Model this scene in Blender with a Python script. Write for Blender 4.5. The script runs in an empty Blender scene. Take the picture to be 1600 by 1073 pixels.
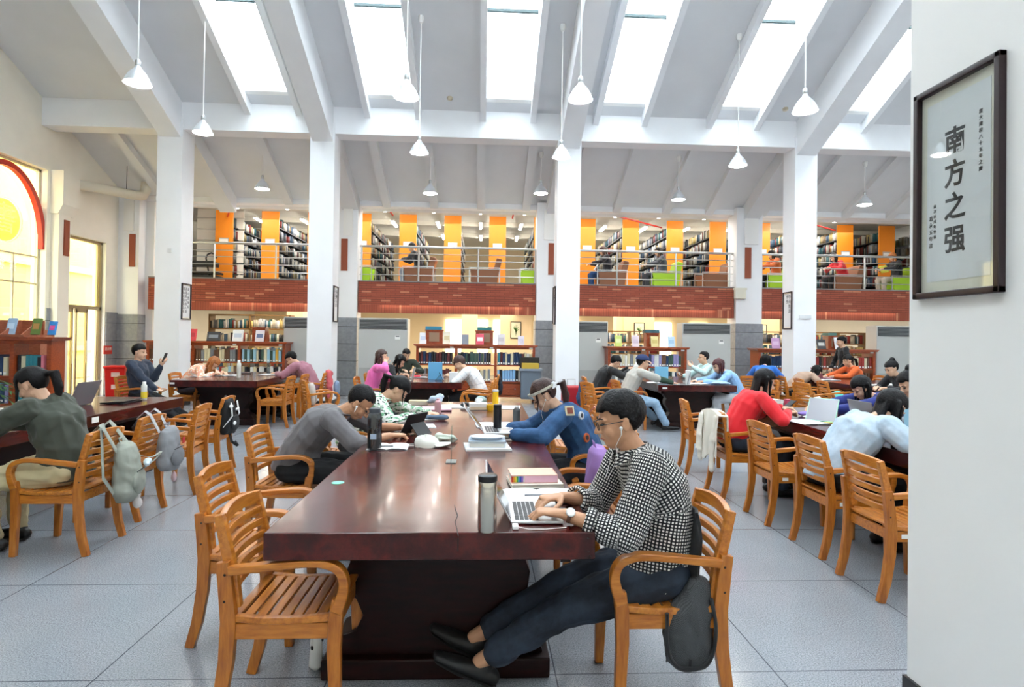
import bpy, math, random
import numpy as np
from mathutils import Vector, Matrix, Euler, noise
random.seed(7)
S = bpy.context.scene
COL = S.collection
PI = math.pi
V = Vector
# ---------------------------------------------------------------- camera
FPX, YAW, PIT, ROL, CYP = 926.7, 0.0481, 0.01086, 0.01386, 517.66
CAM = V((0, 0, 1.5))
_f = V((math.sin(YAW)*math.cos(PIT), math.cos(YAW)*math.cos(PIT), math.sin(PIT)))
_r = V((math.cos(YAW), -math.sin(YAW), 0)); _u = _r.cross(_f)
RT = _r*math.cos(ROL)+_u*math.sin(ROL); UP = _u*math.cos(ROL)-_r*math.sin(ROL); FW = _f
cd = bpy.data.cameras.new('camera'); cam = bpy.data.objects.new('camera', cd); COL.objects.link(cam)
cam.matrix_world = Matrix(((RT.x, UP.x, -FW.x, CAM.x), (RT.y, UP.y, -FW.y, CAM.y), (RT.z, UP.z, -FW.z, CAM.z), (0, 0, 0, 1)))
cd.sensor_width = 36; cd.lens = FPX/1600*36; cd.shift_y = -(536.5-CYP)/1600; cd.clip_start = .05; cd.clip_end = 200
S.camera = cam
def ray(px, py):
    return FW + RT*((px-800)/FPX) - UP*((py-CYP)/FPX)
def U(px, py, z=0.0):            # pixel -> point at height z
    d = ray(px, py); return CAM + d*((z-CAM.z)/d.z)
def D(px, py, y):                # pixel -> point at depth y
    d = ray(px, py); return CAM + d*(y/d.y)
def DX(px, py, x):
    d = ray(px, py); return CAM + d*(x/d.x)
# ---------------------------------------------------------------- world and exposure
w = bpy.data.worlds.new('world'); S.world = w; w.use_nodes = True
bg = w.node_tree.nodes['Background']; bg.inputs[0].default_value = (.93, .965, 1, 1); bg.inputs[1].default_value = 5.0
S.view_settings.view_transform = 'Standard'; S.view_settings.look = 'None'; S.view_settings.gamma = 1
S.view_settings.use_curve_mapping = False; S.view_settings.exposure = 1.42
def area(name, loc, size, power, rot=(0, 0, 0), col=(1, .97, .92)):
    l = bpy.data.lights.new(name, 'AREA'); l.energy = power; l.color = col; l.shape = 'RECTANGLE'
    l.size, l.size_y = size; o = bpy.data.objects.new(name, l); COL.objects.link(o)
    o.location = loc; o.rotation_euler = rot; return o
# area lights added to brighten both floors behind the columns, beyond the tubes
for bx_ in (-5.0, -.8, 4.2, 9.0):
    area('added_fill_upper', (bx_, 18.5, 4.72), (3.6, 6.5), 75)
    area('added_fill_lower', (bx_, 18.0, 2.28), (3.6, 6.0), 85, col=(1, .84, .62))
# ---------------------------------------------------------------- materials
def srgb(h):
    if isinstance(h, str):
        h = h.lstrip('#'); h = [int(h[i:i+2], 16)/255 for i in (0, 2, 4)]
    return tuple((c/12.92 if c <= .04045 else ((c+.055)/1.055)**2.4) for c in h)+(1,)
MC = {}
def mat(name, col, rough=.5, metal=0, var=0, vscale=8, emit=0, bump=0, bscale=60, coat=0, trans=0, alpha=1, sheen=0, stretch=None, spec=None):
    if name in MC: return MC[name]
    m = bpy.data.materials.new(name); m.use_nodes = True; nt = m.node_tree; N = nt.nodes; L = nt.links
    b = N['Principled BSDF']; c = srgb(col)
    b.inputs['Base Color'].default_value = c; b.inputs['Roughness'].default_value = rough; b.inputs['Metallic'].default_value = metal
    if coat: b.inputs['Coat Weight'].default_value = coat; b.inputs['Coat Roughness'].default_value = .08
    if spec is not None: b.inputs['Specular IOR Level'].default_value = spec
    if trans: b.inputs['Transmission Weight'].default_value = trans
    if alpha < 1: b.inputs['Alpha'].default_value = alpha
    if sheen: b.inputs['Sheen Weight'].default_value = sheen
    if emit: b.inputs['Emission Color'].default_value = c; b.inputs['Emission Strength'].default_value = emit
    tc = N.new('ShaderNodeTexCoord'); mp = N.new('ShaderNodeMapping'); L.new(tc.outputs['Object'], mp.inputs[0])
    if stretch: mp.inputs['Scale'].default_value = stretch
    if var:
        n = N.new('ShaderNodeTexNoise'); n.inputs['Scale'].default_value = vscale; n.inputs['Detail'].default_value = 5
        L.new(mp.outputs[0], n.inputs['Vector'])
        r = N.new('ShaderNodeValToRGB'); L.new(n.outputs['Fac'], r.inputs[0])
        r.color_ramp.elements[0].position = .3; r.color_ramp.elements[1].position = .7
        r.color_ramp.elements[0].color = tuple(x*(1-var) for x in c[:3])+(1,); r.color_ramp.elements[1].color = tuple(min(1, x*(1+var)) for x in c[:3])+(1,)
        L.new(r.outputs[0], b.inputs['Base Color'])
    if bump:
        n2 = N.new('ShaderNodeTexNoise'); n2.inputs['Scale'].default_value = bscale; n2.inputs['Detail'].default_value = 4
        L.new(tc.outputs['Object'], n2.inputs['Vector']); bp = N.new('ShaderNodeBump'); bp.inputs['Strength'].default_value = bump
        bp.inputs['Distance'].default_value = .01; L.new(n2.outputs['Fac'], bp.inputs['Height']); L.new(bp.outputs[0], b.inputs['Normal'])
    MC[name] = m; return m
class NG:      # tiny node helper
    def __init__(s, name):
        s.m = bpy.data.materials.new(name); s.m.use_nodes = True; s.nt = s.m.node_tree; s.b = s.nt.nodes['Principled BSDF']; MC[name] = s.m
    def n(s, t, **k):
        x = s.nt.nodes.new('ShaderNode'+t)
        for a, v in k.items(): setattr(x, a, v)
        return x
    def l(s, a, b): s.nt.links.new(a, b)
    def math(s, op, a, b=None):
        x = s.n('Math', operation=op)
        for i, q in enumerate((a, b)):
            if q is None: continue
            if isinstance(q, (int, float)): x.inputs[i].default_value = q
            else: s.l(q, x.inputs[i])
        return x.outputs[0]
    def mix(s, fac, a, b, bt='MIX'):
        x = s.n('MixRGB', blend_type=bt)
        for i, q in enumerate((fac, a, b)):
            if isinstance(q, (int, float)): x.inputs[i].default_value = q
            elif isinstance(q, tuple): x.inputs[i].default_value = q
            else: s.l(q, x.inputs[i])
        return x.outputs[0]
    def noise(s, vec, sc, det=4, rough=.5):
        x = s.n('TexNoise'); x.inputs['Scale'].default_value = sc; x.inputs['Detail'].default_value = det; x.inputs['Roughness'].default_value = rough
        if vec is not None: s.l(vec, x.inputs['Vector'])
        return x.outputs['Fac']
    def ramp(s, v, stops):
        x = s.n('ValToRGB'); e = x.color_ramp.elements
        while len(e) < len(stops): e.new(.5)
        for q, (p, c) in zip(e, stops): q.position = p; q.color = c
        s.l(v, x.inputs[0]); return x.outputs[0]
    def coord(s, kind='Object', scale=None):
        t = s.n('TexCoord')
        if scale is None: return t.outputs[kind]
        mp = s.n('Mapping'); mp.inputs['Scale'].default_value = scale; s.l(t.outputs[kind], mp.inputs[0]); return mp.outputs[0]
    def xyz(s, v):
        x = s.n('SeparateXYZ'); s.l(v, x.inputs[0]); return x.outputs
    def bump(s, h, st=.3, dist=.01):
        x = s.n('Bump'); x.inputs['Strength'].default_value = st; x.inputs['Distance'].default_value = dist; s.l(h, x.inputs['Height']); s.l(x.outputs[0], s.b.inputs['Normal'])
    def out(s, c, rough): s.l(c, s.b.inputs['Base Color']); s.b.inputs['Roughness'].default_value = rough
def line_mask(g, v, period, width):     # 1 on a joint line
    f = g.math('FRACT', g.math('DIVIDE', v, period)); return g.math('LESS_THAN', f, width/period)
# floor: polished speckled granite tiles
g = NG('floor_granite'); co = g.coord(); x = g.xyz(co)
sp = g.ramp(g.noise(co, 150, 4, .8), [(.36, srgb('#63686f')), (.47, srgb('#92979f')), (.6, srgb('#b0b4ba')), (.7, srgb('#cccfd3'))])
cl = g.ramp(g.noise(co, 1.1, 3), [(.3, (.82, .82, .82, 1)), (.7, (1, 1, 1, 1))])
c = g.mix(1, sp, cl, 'MULTIPLY')
xo = g.math('ADD', x[0], 1.66); yo = g.math('ADD', x[1], .35)
ln = g.math('MAXIMUM', line_mask(g, xo, 1.0, .006), line_mask(g, yo, 1.0, .006))
g.out(g.mix(ln, c, srgb('#4a4e58')), .16)
g.l(g.ramp(g.noise(co, 6, 3), [(.3, (.13,)*3+(1,)), (.8, (.26,)*3+(1,))]), g.b.inputs['Roughness'])
M_FLOOR = g.m
M_WHITE = mat('white_paint', '#f5f5f3', .75, var=.02, vscale=1.5)
M_WARM = mat('warm_plaster', '#f6f2e6', .8, var=.03, vscale=2)
M_CREAM = mat('cream_plaster', '#f3dfba', .8)
M_BEAM = mat('white_beam_paint', '#f3f5f8', .7, var=.02, vscale=2)
M_ROOF = mat('roof_plaster', '#e2e4e7', .8, var=.03, vscale=1.3)
# grey stone cladding with horizontal joints every .43 m
g = NG('grey_cladding'); co = g.coord(); x = g.xyz(co)
h = line_mask(g, x[2], .43, .012)
fine = g.math('MAXIMUM', line_mask(g, x[0], .11, .004), line_mask(g, x[1], .11, .004))
c = g.ramp(g.noise(co, 14, 4), [(.3, srgb('#858a91')), (.7, srgb('#979ba1'))])
c = g.mix(g.math('MULTIPLY', fine, .25), c, srgb('#6b6e74')); g.out(g.mix(h, c, srgb('#3c3e42')), .5); M_CLAD = g.m
# brick: running bond above, soldier course below (z in local metres)
g = NG('red_brick'); co = g.coord(); x = g.xyz(co)
def brick(g, u, v, bw, bh, off):
    row = g.math('FLOOR', g.math('DIVIDE', v, bh))
    sh = g.math('MULTIPLY', g.math('MODULO', row, 2), off)
    uu = g.math('ADD', g.math('DIVIDE', u, bw), sh)
    cell = g.math('FLOOR', uu); fu = g.math('FRACT', uu); fv = g.math('FRACT', g.math('DIVIDE', v, bh))
    mort = g.math('MAXIMUM', g.math('LESS_THAN', fu, .006/bw), g.math('LESS_THAN', fv, .009/bh))
    cb = g.n('CombineXYZ'); g.l(cell, cb.inputs[0]); g.l(row, cb.inputs[1])
    wn = g.n('TexWhiteNoise'); wn.noise_dimensions = '2D'; g.l(cb.outputs[0], wn.inputs['Vector'])
    return mort, wn.outputs['Value']
uu = g.math('ADD', x[0], 50.0)
m1, r1 = brick(g, uu, x[2], .24, .055, .5); m2, r2 = brick(g, uu, g.math('ADD', x[2], 10.0), .062, 50.0, 0)
sold = g.math('LESS_THAN', x[2], .20)
mort = g.mix(sold, m1, m2); rnd = g.mix(sold, r1, r2)
c = g.ramp(rnd, [(0, srgb('#9a4a35')), (.5, srgb('#a3523c')), (.9, srgb('#a8563f')), (.93, srgb('#cb8262'))])
c = g.mix(g.math('MULTIPLY', g.noise(co, 9), .25), c, srgb('#7e3a2a'))
g.out(g.mix(mort, c, srgb('#5e3128')), .75); M_BRICK = g.m
# lacquered dark red table top
g = NG('table_lacquer'); co = g.coord(); st = g.coord(scale=(5, .7, 5))
big = g.noise(st, 1.6, 6, .6); fine = g.noise(g.coord(scale=(40, 2.5, 40)), 3, 5)
c = g.ramp(big, [(.30, srgb('#2a0e0d')), (.46, srgb('#431514')), (.58, srgb('#6a201c')), (.72, srgb('#32100f'))])
c = g.mix(.45, c, g.ramp(fine, [(.3, srgb('#260d0c')), (.7, srgb('#451715'))])); g.out(c, .2)
g.b.inputs['Coat Weight'].default_value = .15; g.b.inputs['Coat Roughness'].default_value = .06; g.b.inputs['Specular IOR Level'].default_value = .35
g.bump(g.noise(co, 5, 2), .10, .02); M_TABLE = g.m
g = NG('table_dark_wood'); c = g.ramp(g.noise(g.coord(scale=(2, 2, 9)), 4, 5), [(.3, srgb('#150605')), (.7, srgb('#280d0b'))]); g.out(c, .38); g.b.inputs['Specular IOR Level'].default_value = .25; M_TDARK = g.m
# honey coloured chair wood
def woodmat(name, c1, c2, c3, rough, scale=(3, 22, 22)):
    g = NG(name); co = g.coord(scale=scale)
    g.out(g.ramp(g.noise(co, 2.2, 5, .6), [(.28, srgb(c1)), (.5, srgb(c2)), (.72, srgb(c3))]), rough); g.b.inputs['Coat Weight'].default_value = .25
    g.b.inputs['Coat Roughness'].default_value = .15; return g.m
M_WOOD = woodmat('honey_wood', '#9c5418', '#be7224', '#d28834', .3)
M_WOODX = woodmat('honey_wood_cross', '#a0581a', '#c37729', '#d68f38', .33, (22, 3, 22))
M_WOODV = woodmat('honey_wood_upright', '#975016', '#b66c22', '#ca8030', .33, (22, 22, 3))
M_CASE = woodmat('reddish_case_wood', '#7f2f10', '#98401a', '#ab5124', .35, (6, 20, 20))
M_PANEL = woodmat('red_brown_panel', '#8d4a30', '#9f5a3d', '#ad6849', .5, (6, 20, 20))
M_ORANGE = mat('orange_panel', '#e8881c', .35, var=.03, vscale=3)
M_STEEL = mat('stainless_steel', '#c3c6c8', .28, 1)
M_BLACKM = mat('black_metal', '#1c1d20', .45)
M_ACG = mat('grey_enamel', '#bfc1be', .4); M_ACL = mat('dark_grille', '#4b4e50', .5)
M_RED = mat('fire_red', '#d81f1c', .35); M_PIPE = mat('cream_pipe', '#e2ddcd', .5)
M_BOLT = mat('dark_bolt', '#2a1608', .5)
M_LABEL = mat('paper_label', '#f2f2ee', .6)
M_INK = mat('black_ink', '#26262a', .7)
M_PAPER = mat('white_paper', '#f3f4f5', .7)
M_FRAMED = mat('dark_frame_wood', '#2a1a20', .3)
M_SKIN = mat('skin', '#dfb294', .5, var=.05, vscale=20); M_SKIN2 = mat('skin_tan', '#cf9b78', .5, var=.05, vscale=20)
M_HAIR = mat('black_hair', '#0b0a0d', .5, var=.3, spec=.25, vscale=60, bump=.5, bscale=90)
M_HAIRB = mat('brown_hair', '#3a1f1a', .5, var=.3, vscale=60, bump=.5, bscale=90)
M_HAIRO = mat('orange_hair', '#a8652f', .45, var=.3, vscale=60, bump=.5, bscale=90)
M_HAIRR = mat('dark_red_hair', '#4a1c22', .4, var=.3, vscale=60, bump=.5, bscale=90)
M_EYE = mat('eye_dark', '#141012', .2)
M_LIP = mat('lips', '#b5625a', .45)
M_BLK = mat('black_fabric', '#1a1b1f', .85, sheen=.2); M_BLKP = mat('black_plastic', '#17181a', .35)
M_SILVER = mat('silver_plastic', '#c9cbce', .3, .6); M_SCREEN = mat('screen_glass', '#2c3036', .12)
M_GLASSY = mat('clear_acrylic', '#e8f0f2', .03, alpha=.25)
def pane_mat(name, col, t):
    if name in MC: return MC[name]
    m = bpy.data.materials.new(name); m.use_nodes = True; N = m.node_tree.nodes; L = m.node_tree.links
    N.remove(N['Principled BSDF']); tr = N.new('ShaderNodeBsdfTransparent'); gl = N.new('ShaderNodeBsdfGlossy'); mx = N.new('ShaderNodeMixShader')
    tr.inputs[0].default_value = srgb(col); gl.inputs['Roughness'].default_value = .02; mx.inputs[0].default_value = t
    L.new(tr.outputs[0], mx.inputs[1]); L.new(gl.outputs[0], mx.inputs[2]); L.new(mx.outputs[0], N['Material Output'].inputs[0]); MC[name] = m; return m
M_SKYG = pane_mat('skylight_glass', '#f4f9fb', .04); M_WING = pane_mat('window_glass', '#f4f1d9', .08)
M_SMOKE = pane_mat('smoky_clear_plastic', '#8b969c', .12); M_PERSPEX = pane_mat('clear_perspex', '#e4eeee', .10)
# ---------------------------------------------------------------- mesh helpers
def frame_from(d, up=V((0, 0, 1))):
    d = d.normalized()
    if abs(d.dot(up)) > .98: up = V((0, 1, 0)) if abs(d.y) < .9 else V((1, 0, 0))
    a = d.cross(up).normalized(); b = a.cross(d).normalized(); return a, b      # a sideways, b up-ish
class MB:
    def __init__(s): s.v = []; s.f = []; s.m = []
    def add(s, vs, fs, mi=0):
        o = len(s.v); s.v += [tuple(q) for q in vs]; s.f += [tuple(o+i for i in f) for f in fs]; s.m += [mi]*len(fs); return s
    def box(s, c, size, rot=None, mi=0):
        c = V(c); hx, hy, hz = (q/2 for q in size); vs = []
        for sx in (-1, 1):
            for sy in (-1, 1):
                for sz in (-1, 1):
                    p = V((sx*hx, sy*hy, sz*hz))
                    if rot is not None: p = rot @ p
                    vs.append(c+p)
        return s.add(vs, [(0, 1, 3, 2), (4, 6, 7, 5), (0, 4, 5, 1), (2, 3, 7, 6), (0, 2, 6, 4), (1, 5, 7, 3)], mi)
    def bb(s, a, b, mi=0):
        return s.box([(p+q)/2 for p, q in zip(a, b)], [abs(q-p) for p, q in zip(a, b)], None, mi)
    def tube(s, pts, r, n=10, mi=0, up=V((0, 0, 1)), cap='flat', square=False, closed=False):
        pts = [V(p) for p in pts]; k = len(pts)
        rr = [(q, q) if isinstance(q, (int, float)) else q for q in (r if isinstance(r, list) else [r]*k)]
        rings = []; last = None
        P2 = list(zip(pts, rr))
        tans = []
        for i in range(k):
            if closed: t = pts[(i+1) % k]-pts[i-1]
            else: t = (pts[min(i+1, k-1)]-pts[max(i-1, 0)])
            tans.append(t.normalized() if t.length > 1e-9 else V((0, 0, 1)))
        if cap == 'round' and not closed:
            ext = []
            for e, (i, sg) in enumerate(((0, -1), (k-1, 1))):
                q = []; ra, rb = rr[i]; rm = (ra+rb)/2
                for a in (.5, .87, .99) if e else (.99, .87, .5):
                    q.append((pts[i]+tans[i]*sg*rm*a, (ra*math.sqrt(1-a*a), rb*math.sqrt(1-a*a)), tans[i]))
                ext.append(q)
            seq = ext[0]+[(p, r_, t) for p, r_, t in zip(pts, rr, tans)]+ext[1]
        else: seq = [(p, r_, t) for p, r_, t in zip(pts, rr, tans)]
        a, b = frame_from(seq[0][2], up)
        for p, (ra, rb), t in seq:
            a = (a - t*a.dot(t))
            a = a.normalized() if a.length > 1e-6 else frame_from(t, up)[0]
            b = t.cross(a)*-1; b = a.cross(t).normalized()
            ring = []
            if square:
                for sx, sy in ((-1, -1), (1, -1), (1, 1), (-1, 1)): ring.append(p+a*ra*sx+b*rb*sy)
            else:
                for j in range(n):
                    th = 2*PI*j/n; ring.append(p+a*ra*math.cos(th)+b*rb*math.sin(th))
            rings.append(ring)
        m = 4 if square else n; vs = [q for rg in rings for q in rg]; fs = []
        K = len(rings)
        for i in range(K if closed else K-1):
            for j in range(m):
                i2 = (i+1) % K
                fs.append((i*m+j, i*m+(j+1) % m, i2*m+(j+1) % m, i2*m+j))
        if not closed: fs += [tuple(range(m))[::-1], tuple((K-1)*m+j for j in range(m))]
        return s.add(vs, fs, mi)
    def lathe(s, prof, c=(0, 0, 0), n=20, mi=0, axis=None, closed=True):
        c = V(c); vs = []; fs = []
        for r, z in prof:
            for j in range(n):
                th = 2*PI*j/n; p = V((r*math.cos(th), r*math.sin(th), z))
                vs.append(c+(axis @ p if axis is not None else p))
        for i in range(len(prof)-1):
            for j in range(n): fs.append((i*n+j, i*n+(j+1) % n, (i+1)*n+(j+1) % n, (i+1)*n+j))
        if closed: fs += [tuple(range(n))[::-1], tuple((len(prof)-1)*n+j for j in range(n))]
        return s.add(vs, fs, mi)
    def sph(s, c, r, n=12, rot=None, mi=0):
        c = V(c); r = (r, r, r) if isinstance(r, (int, float)) else r; vs = []; h = n//2+1
        for i in range(1, h):
            ph = PI*i/h
            for j in range(n):
                th = 2*PI*j/n; p = V((r[0]*math.sin(ph)*math.cos(th), r[1]*math.sin(ph)*math.sin(th), r[2]*math.cos(ph)))
                vs.append(c+(rot @ p if rot is not None else p))
        fs = []
        for i in range(h-2):
            for j in range(n): fs.append((i*n+j, (i+1)*n+j, (i+1)*n+(j+1) % n, i*n+(j+1) % n))
        t = V((0, 0, r[2])); t = rot @ t if rot is not None else t
        vs += [c+t, c-t]; a, b = len(vs)-2, len(vs)-1
        for j in range(n): fs += [(a, j, (j+1) % n), (b, (h-2)*n+(j+1) % n, (h-2)*n+j)]
        return s.add(vs, fs, mi)
    def prism(s, poly, o, u, v, d, mi=0):   # polygon (a,b) in plane o+a*u+b*v, extruded by d
        o, u, v, d = V(o), V(u), V(v), V(d); n = len(poly)
        vs = [o+u*a+v*b for a, b in poly]; vs += [q+d for q in vs]
        fs = [tuple(range(n))[::-1], tuple(range(n, 2*n))]+[(i, (i+1) % n, n+(i+1) % n, n+i) for i in range(n)]
        return s.add(vs, fs, mi)
    def sheet(s, grid, th=.003, mi=0):      # grid[i][j] of points -> thin closed cloth
        R, C = len(grid), len(grid[0]); g = [[V(p) for p in row] for row in grid]; nn = []
        for i in range(R):
            for j in range(C):
                a = g[min(i+1, R-1)][j]-g[max(i-1, 0)][j]; b = g[i][min(j+1, C-1)]-g[i][max(j-1, 0)]
                q = a.cross(b); nn.append(q.normalized() if q.length > 1e-12 else V((0, 0, 1)))
        top = [g[i][j]+nn[i*C+j]*th/2 for i in range(R) for j in range(C)]; bot = [g[i][j]-nn[i*C+j]*th/2 for i in range(R) for j in range(C)]
        fs = []; o = R*C
        for i in range(R-1):
            for j in range(C-1):
                q = (i*C+j, i*C+j+1, (i+1)*C+j+1, (i+1)*C+j); fs += [q[::-1], tuple(o+x for x in q)]
        ed = [(0, j) for j in range(C)]+[(i, C-1) for i in range(1, R)]+[(R-1, j) for j in range(C-2, -1, -1)]+[(i, 0) for i in range(R-2, 0, -1)]
        for (a, b), (c, d) in zip(ed, ed[1:]+ed[:1]):
            p, q = a*C+b, c*C+d; fs.append((p, q, o+q, o+p))
        return s.add(top+bot, fs, mi)
def mkmesh(mb, mats, smooth=False, ang=40):
    me = bpy.data.meshes.new('m'); me.from_pydata(mb.v, [], mb.f)
    for m in (mats if isinstance(mats, (list, tuple)) else [mats]): me.materials.append(m)
    if any(mb.m): me.polygons.foreach_set('material_index', mb.m)
    me.update()
    if smooth: me.shade_smooth(); me.set_sharp_from_angle(angle=math.radians(ang))
    return me
def bake(o):
    dg = bpy.context.evaluated_depsgraph_get(); me = bpy.data.meshes.new_from_object(o.evaluated_get(dg)); o.modifiers.clear(); o.data = me; me.name = o.name; return o
def setp(o, label=None, cat=None, group=None, kind=None):
    for k, v in (('label', label), ('category', cat), ('group', group), ('kind', kind)):
        if v: o[k] = v
    return o
def obj(name, mb, mats, parent=None, smooth=False, ang=40, bevel=0, seg=2, loc=None, rz=0, label=None, cat=None, group=None, kind=None, sub=0):
    me = mb if isinstance(mb, bpy.types.Mesh) else mkmesh(mb, mats, smooth, ang)
    o = bpy.data.objects.new(name, me); me.name = name; COL.objects.link(o)
    if loc is not None: o.location = loc
    if rz: o.rotation_euler = (0, 0, rz)
    if bevel:
        b = o.modifiers.new('b', 'BEVEL'); b.width = bevel; b.segments = seg; b.limit_method = 'ANGLE'; b.angle_limit = math.radians(35)
    if sub:
        b = o.modifiers.new('s', 'SUBSURF'); b.levels = b.render_levels = sub
    if bevel:
        o.data.shade_smooth(); wn = o.modifiers.new('w', 'WEIGHTED_NORMAL'); wn.keep_sharp = True; wn.weight = 80
    if bevel or sub: bake(o)
    if parent is not None: o.parent = parent
    return setp(o, label, cat, group, kind)
def thing(name, label, cat, loc=(0, 0, 0), rz=0, group=None):
    o = bpy.data.objects.new(name, None); COL.objects.link(o); o.empty_display_size = .1
    o.location = loc; o.rotation_euler = (0, 0, rz); return setp(o, label, cat, group)
KIDS = {}
def kids(o):
    if o.name not in KIDS: KIDS[o.name] = list(o.children)
    return KIDS[o.name]
def dup(o, loc=None, rz=None, label=None, group=None, parent=None):
    c = o.copy(); COL.objects.link(c)
    if parent is not None: c.parent = parent
    if loc is not None: c.location = loc
    if rz is not None: c.rotation_euler = (0, 0, rz)
    if label: c['label'] = label
    if group: c['group'] = group
    for ch in kids(o): dup(ch, parent=c)
    return c
def struct(name, mb, mats, parent=None, **k):
    o = obj(name, mb, mats, parent, **k)
    if parent is None: o['kind'] = 'structure'
    return o
def arc(c, r, a0, a1, n, u=V((1, 0, 0)), v=V((0, 0, 1))):
    c = V(c); return [c+V(u)*r*math.cos(a0+(a1-a0)*i/n)+V(v)*r*math.sin(a0+(a1-a0)*i/n) for i in range(n+1)]
def smooth_pts(P, n=5):
    P = [V(p) for p in P]; out = []
    for i in range(len(P)-1):
        a, b, c, d = P[max(i-1, 0)], P[i], P[i+1], P[min(i+2, len(P)-1)]
        for k in range(n):
            t = k/n; out.append(.5*((2*b)+(c-a)*t+(2*a-5*b+4*c-d)*t*t+(3*b-a-3*c+d)*t**3))
    return out+[P[-1]]
def text_mesh(body, size, mat_, ext=.0008, off=0):
    cu = bpy.data.curves.new('t', 'FONT'); cu.body = body; cu.size = size; cu.extrude = ext; cu.align_x = 'CENTER'; cu.align_y = 'CENTER'; cu.resolution_u = 3; cu.offset = off
    o = bpy.data.objects.new('t', cu); COL.objects.link(o); dg = bpy.context.evaluated_depsgraph_get()
    me = bpy.data.meshes.new_from_object(o.evaluated_get(dg)); bpy.data.objects.remove(o); me.materials.clear(); me.materials.append(mat_); return me
def put_text(name, body, size, mat_, parent, loc, ux, uy, sx=1, off=0):   # ux right, uy up in parent's space
    me = text_mesh(body, size, mat_, off=off); o = bpy.data.objects.new(name, me); COL.objects.link(o); me.name = name
    ux, uy = V(ux).normalized(), V(uy).normalized(); n = ux.cross(uy); M = Matrix((ux*sx, uy, n)).transposed().to_4x4(); M.translation = V(loc)
    if parent is not None: o.parent = parent
    o.matrix_local = M; return o
# ================================================================ building shell
PY, BY, RY, SL = 12.4, 15.2, 12.4, .47           # pillar row, back plane, roof reference
def roofz(y): return 6.25-SL*(y-RY)
XL, XR, YN = -9.0, 13.0, -2.5
struct('floor', MB().bb((XL-.2, YN, -.12), (XR, 24.2, 0)), M_FLOOR)
# ---- left wall with arched window and glazed door
WT = .3
m = MB(); x0, x1 = XL-WT, XL
W0, W1, WZ0, WZ1 = 10.55, 12.62, 1.52, 4.82
D0, D1, DZ = 13.2, 14.55, 3.62
def wedge(m, ya, yb, za):                        # wall piece from height za up to the roof line
    m.prism([(ya, za), (yb, za), (yb, roofz(yb)+.1), (ya, roofz(ya)+.1)], (x0, 0, 0), (0, 1, 0), (0, 0, 1), (WT, 0, 0))
wedge(m, 4.0, W0, 0); m.bb((x0, W0, 0), (x1, W1, WZ0)); wedge(m, W0, W1, WZ1)
wedge(m, W1, D0, 0); wedge(m, D0, D1, DZ); wedge(m, D1, BY+.3, 0)
m.bb((x0, YN, 0), (x1, 4.0, 9.6))
struct('wall_left', m, M_WARM)
m = MB()
for a, b in ((YN, W0), (W0, W1), (W1, D0-.1), (D1+.12, BY)): m.bb((XL, a, 0), (XL+.03, b, 1.52 if a == W0 else 1.98))
m.bb((XL-.25, D1+.02, 0), (XL+.03, D1+.12, 1.98))
struct('trim_1', m, M_CLAD)
m = MB(); m.bb((XL, W1+.12, 0), (XL+.16, D0-.12, 4.05)); m.prism([(0, 3.95), (.16, 3.95), (.26, 4.15), (.26, 4.85), (0, 4.85)], (XL, W1+.08, 0), (1, 0, 0), (0, 0, 1), (0, .5, 0))
struct('trim_2', m, M_WARM)
obj('terracotta_tile', MB().bb((XL+.16, 12.88, 3.1), (XL+.19, 13.02, 3.85)), mat('terracotta', '#9c5138', .7), label='narrow terracotta tile panel between the arched window and the glazed door', cat='tile panel')
# arched window: frame, glass, red arch, etched emblem
win = bpy.data.objects.new('window_1', None); COL.objects.link(win); win['kind'] = 'structure'; win.location = (XL, 0, 0)
m = MB(); xx = -.16
for a, b in (((xx-.03, W0, WZ0), (xx+.03, W0+.06, WZ1)), ((xx-.03, W1-.06, WZ0), (xx+.03, W1, WZ1)), ((xx-.03, W0, WZ0), (xx+.03, W1, WZ0+.06)), ((xx-.03, W0, WZ1-.05), (xx+.03, W1, WZ1))): m.bb(a, b)
for zz in (2.45, 3.0): m.bb((xx-.02, W0, zz), (xx+.02, W1, zz+.03))
for yy in (11.25, 11.95): m.bb((xx-.02, yy, WZ0), (xx+.02, yy+.03, 3.0))
obj('window_frame', m, mat('pale_alu', '#c9c4ae', .4, .4), win)
obj('glass', MB().bb((xx-.005, W0, WZ0), (xx+.005, W1, WZ1)), M_WING, win)
yc, zs, ra = 11.64, 3.3, .98
pts = [V((xx+.07, yc+ra, 3.18))]+[V((xx+.07, yc+ra*math.cos(t), zs+(1.38)*math.sin(t))) for t in [PI*i/28 for i in range(29)]]+[V((xx+.07, yc-ra, 3.18))]
obj('red_arch', MB().tube(pts, [(.05, .05)]*len(pts), square=True, up=V((1, 0, 0))), mat('arch_red', '#c2281c', .35), win)
g = NG('etched_white'); tl = g.n('BsdfTranslucent'); tl.inputs[0].default_value = (.95, .95, .9, 1); mx = g.n('MixShader'); mx.inputs[0].default_value = .75
g.b.inputs['Base Color'].default_value = (.9, .9, .86, 1); g.l(g.b.outputs[0], mx.inputs[1]); g.l(tl.outputs[0], mx.inputs[2]); g.l(mx.outputs[0], g.nt.nodes['Material Output'].inputs[0]); M_ETCH = g.m
m = MB(); cy_, cz_ = 11.72, 3.62
ring = [V((xx+.012, cy_+.42*math.cos(t), cz_+.42*math.sin(t))) for t in [2*PI*i/40 for i in range(40)]]
m.tube(ring, [(.006, .035)]*40, square=True, closed=True, up=V((1, 0, 0))); obj('emblem_ring', m, M_ETCH, win); obj('emblem_disc', MB().lathe([(.40, 0), (.40, .004)], (xx+.006, cy_, cz_), 40, axis=Matrix.Rotation(PI/2, 3, 'Y')), pane_mat('tinted_film', '#e6deb4', .03), win)
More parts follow.
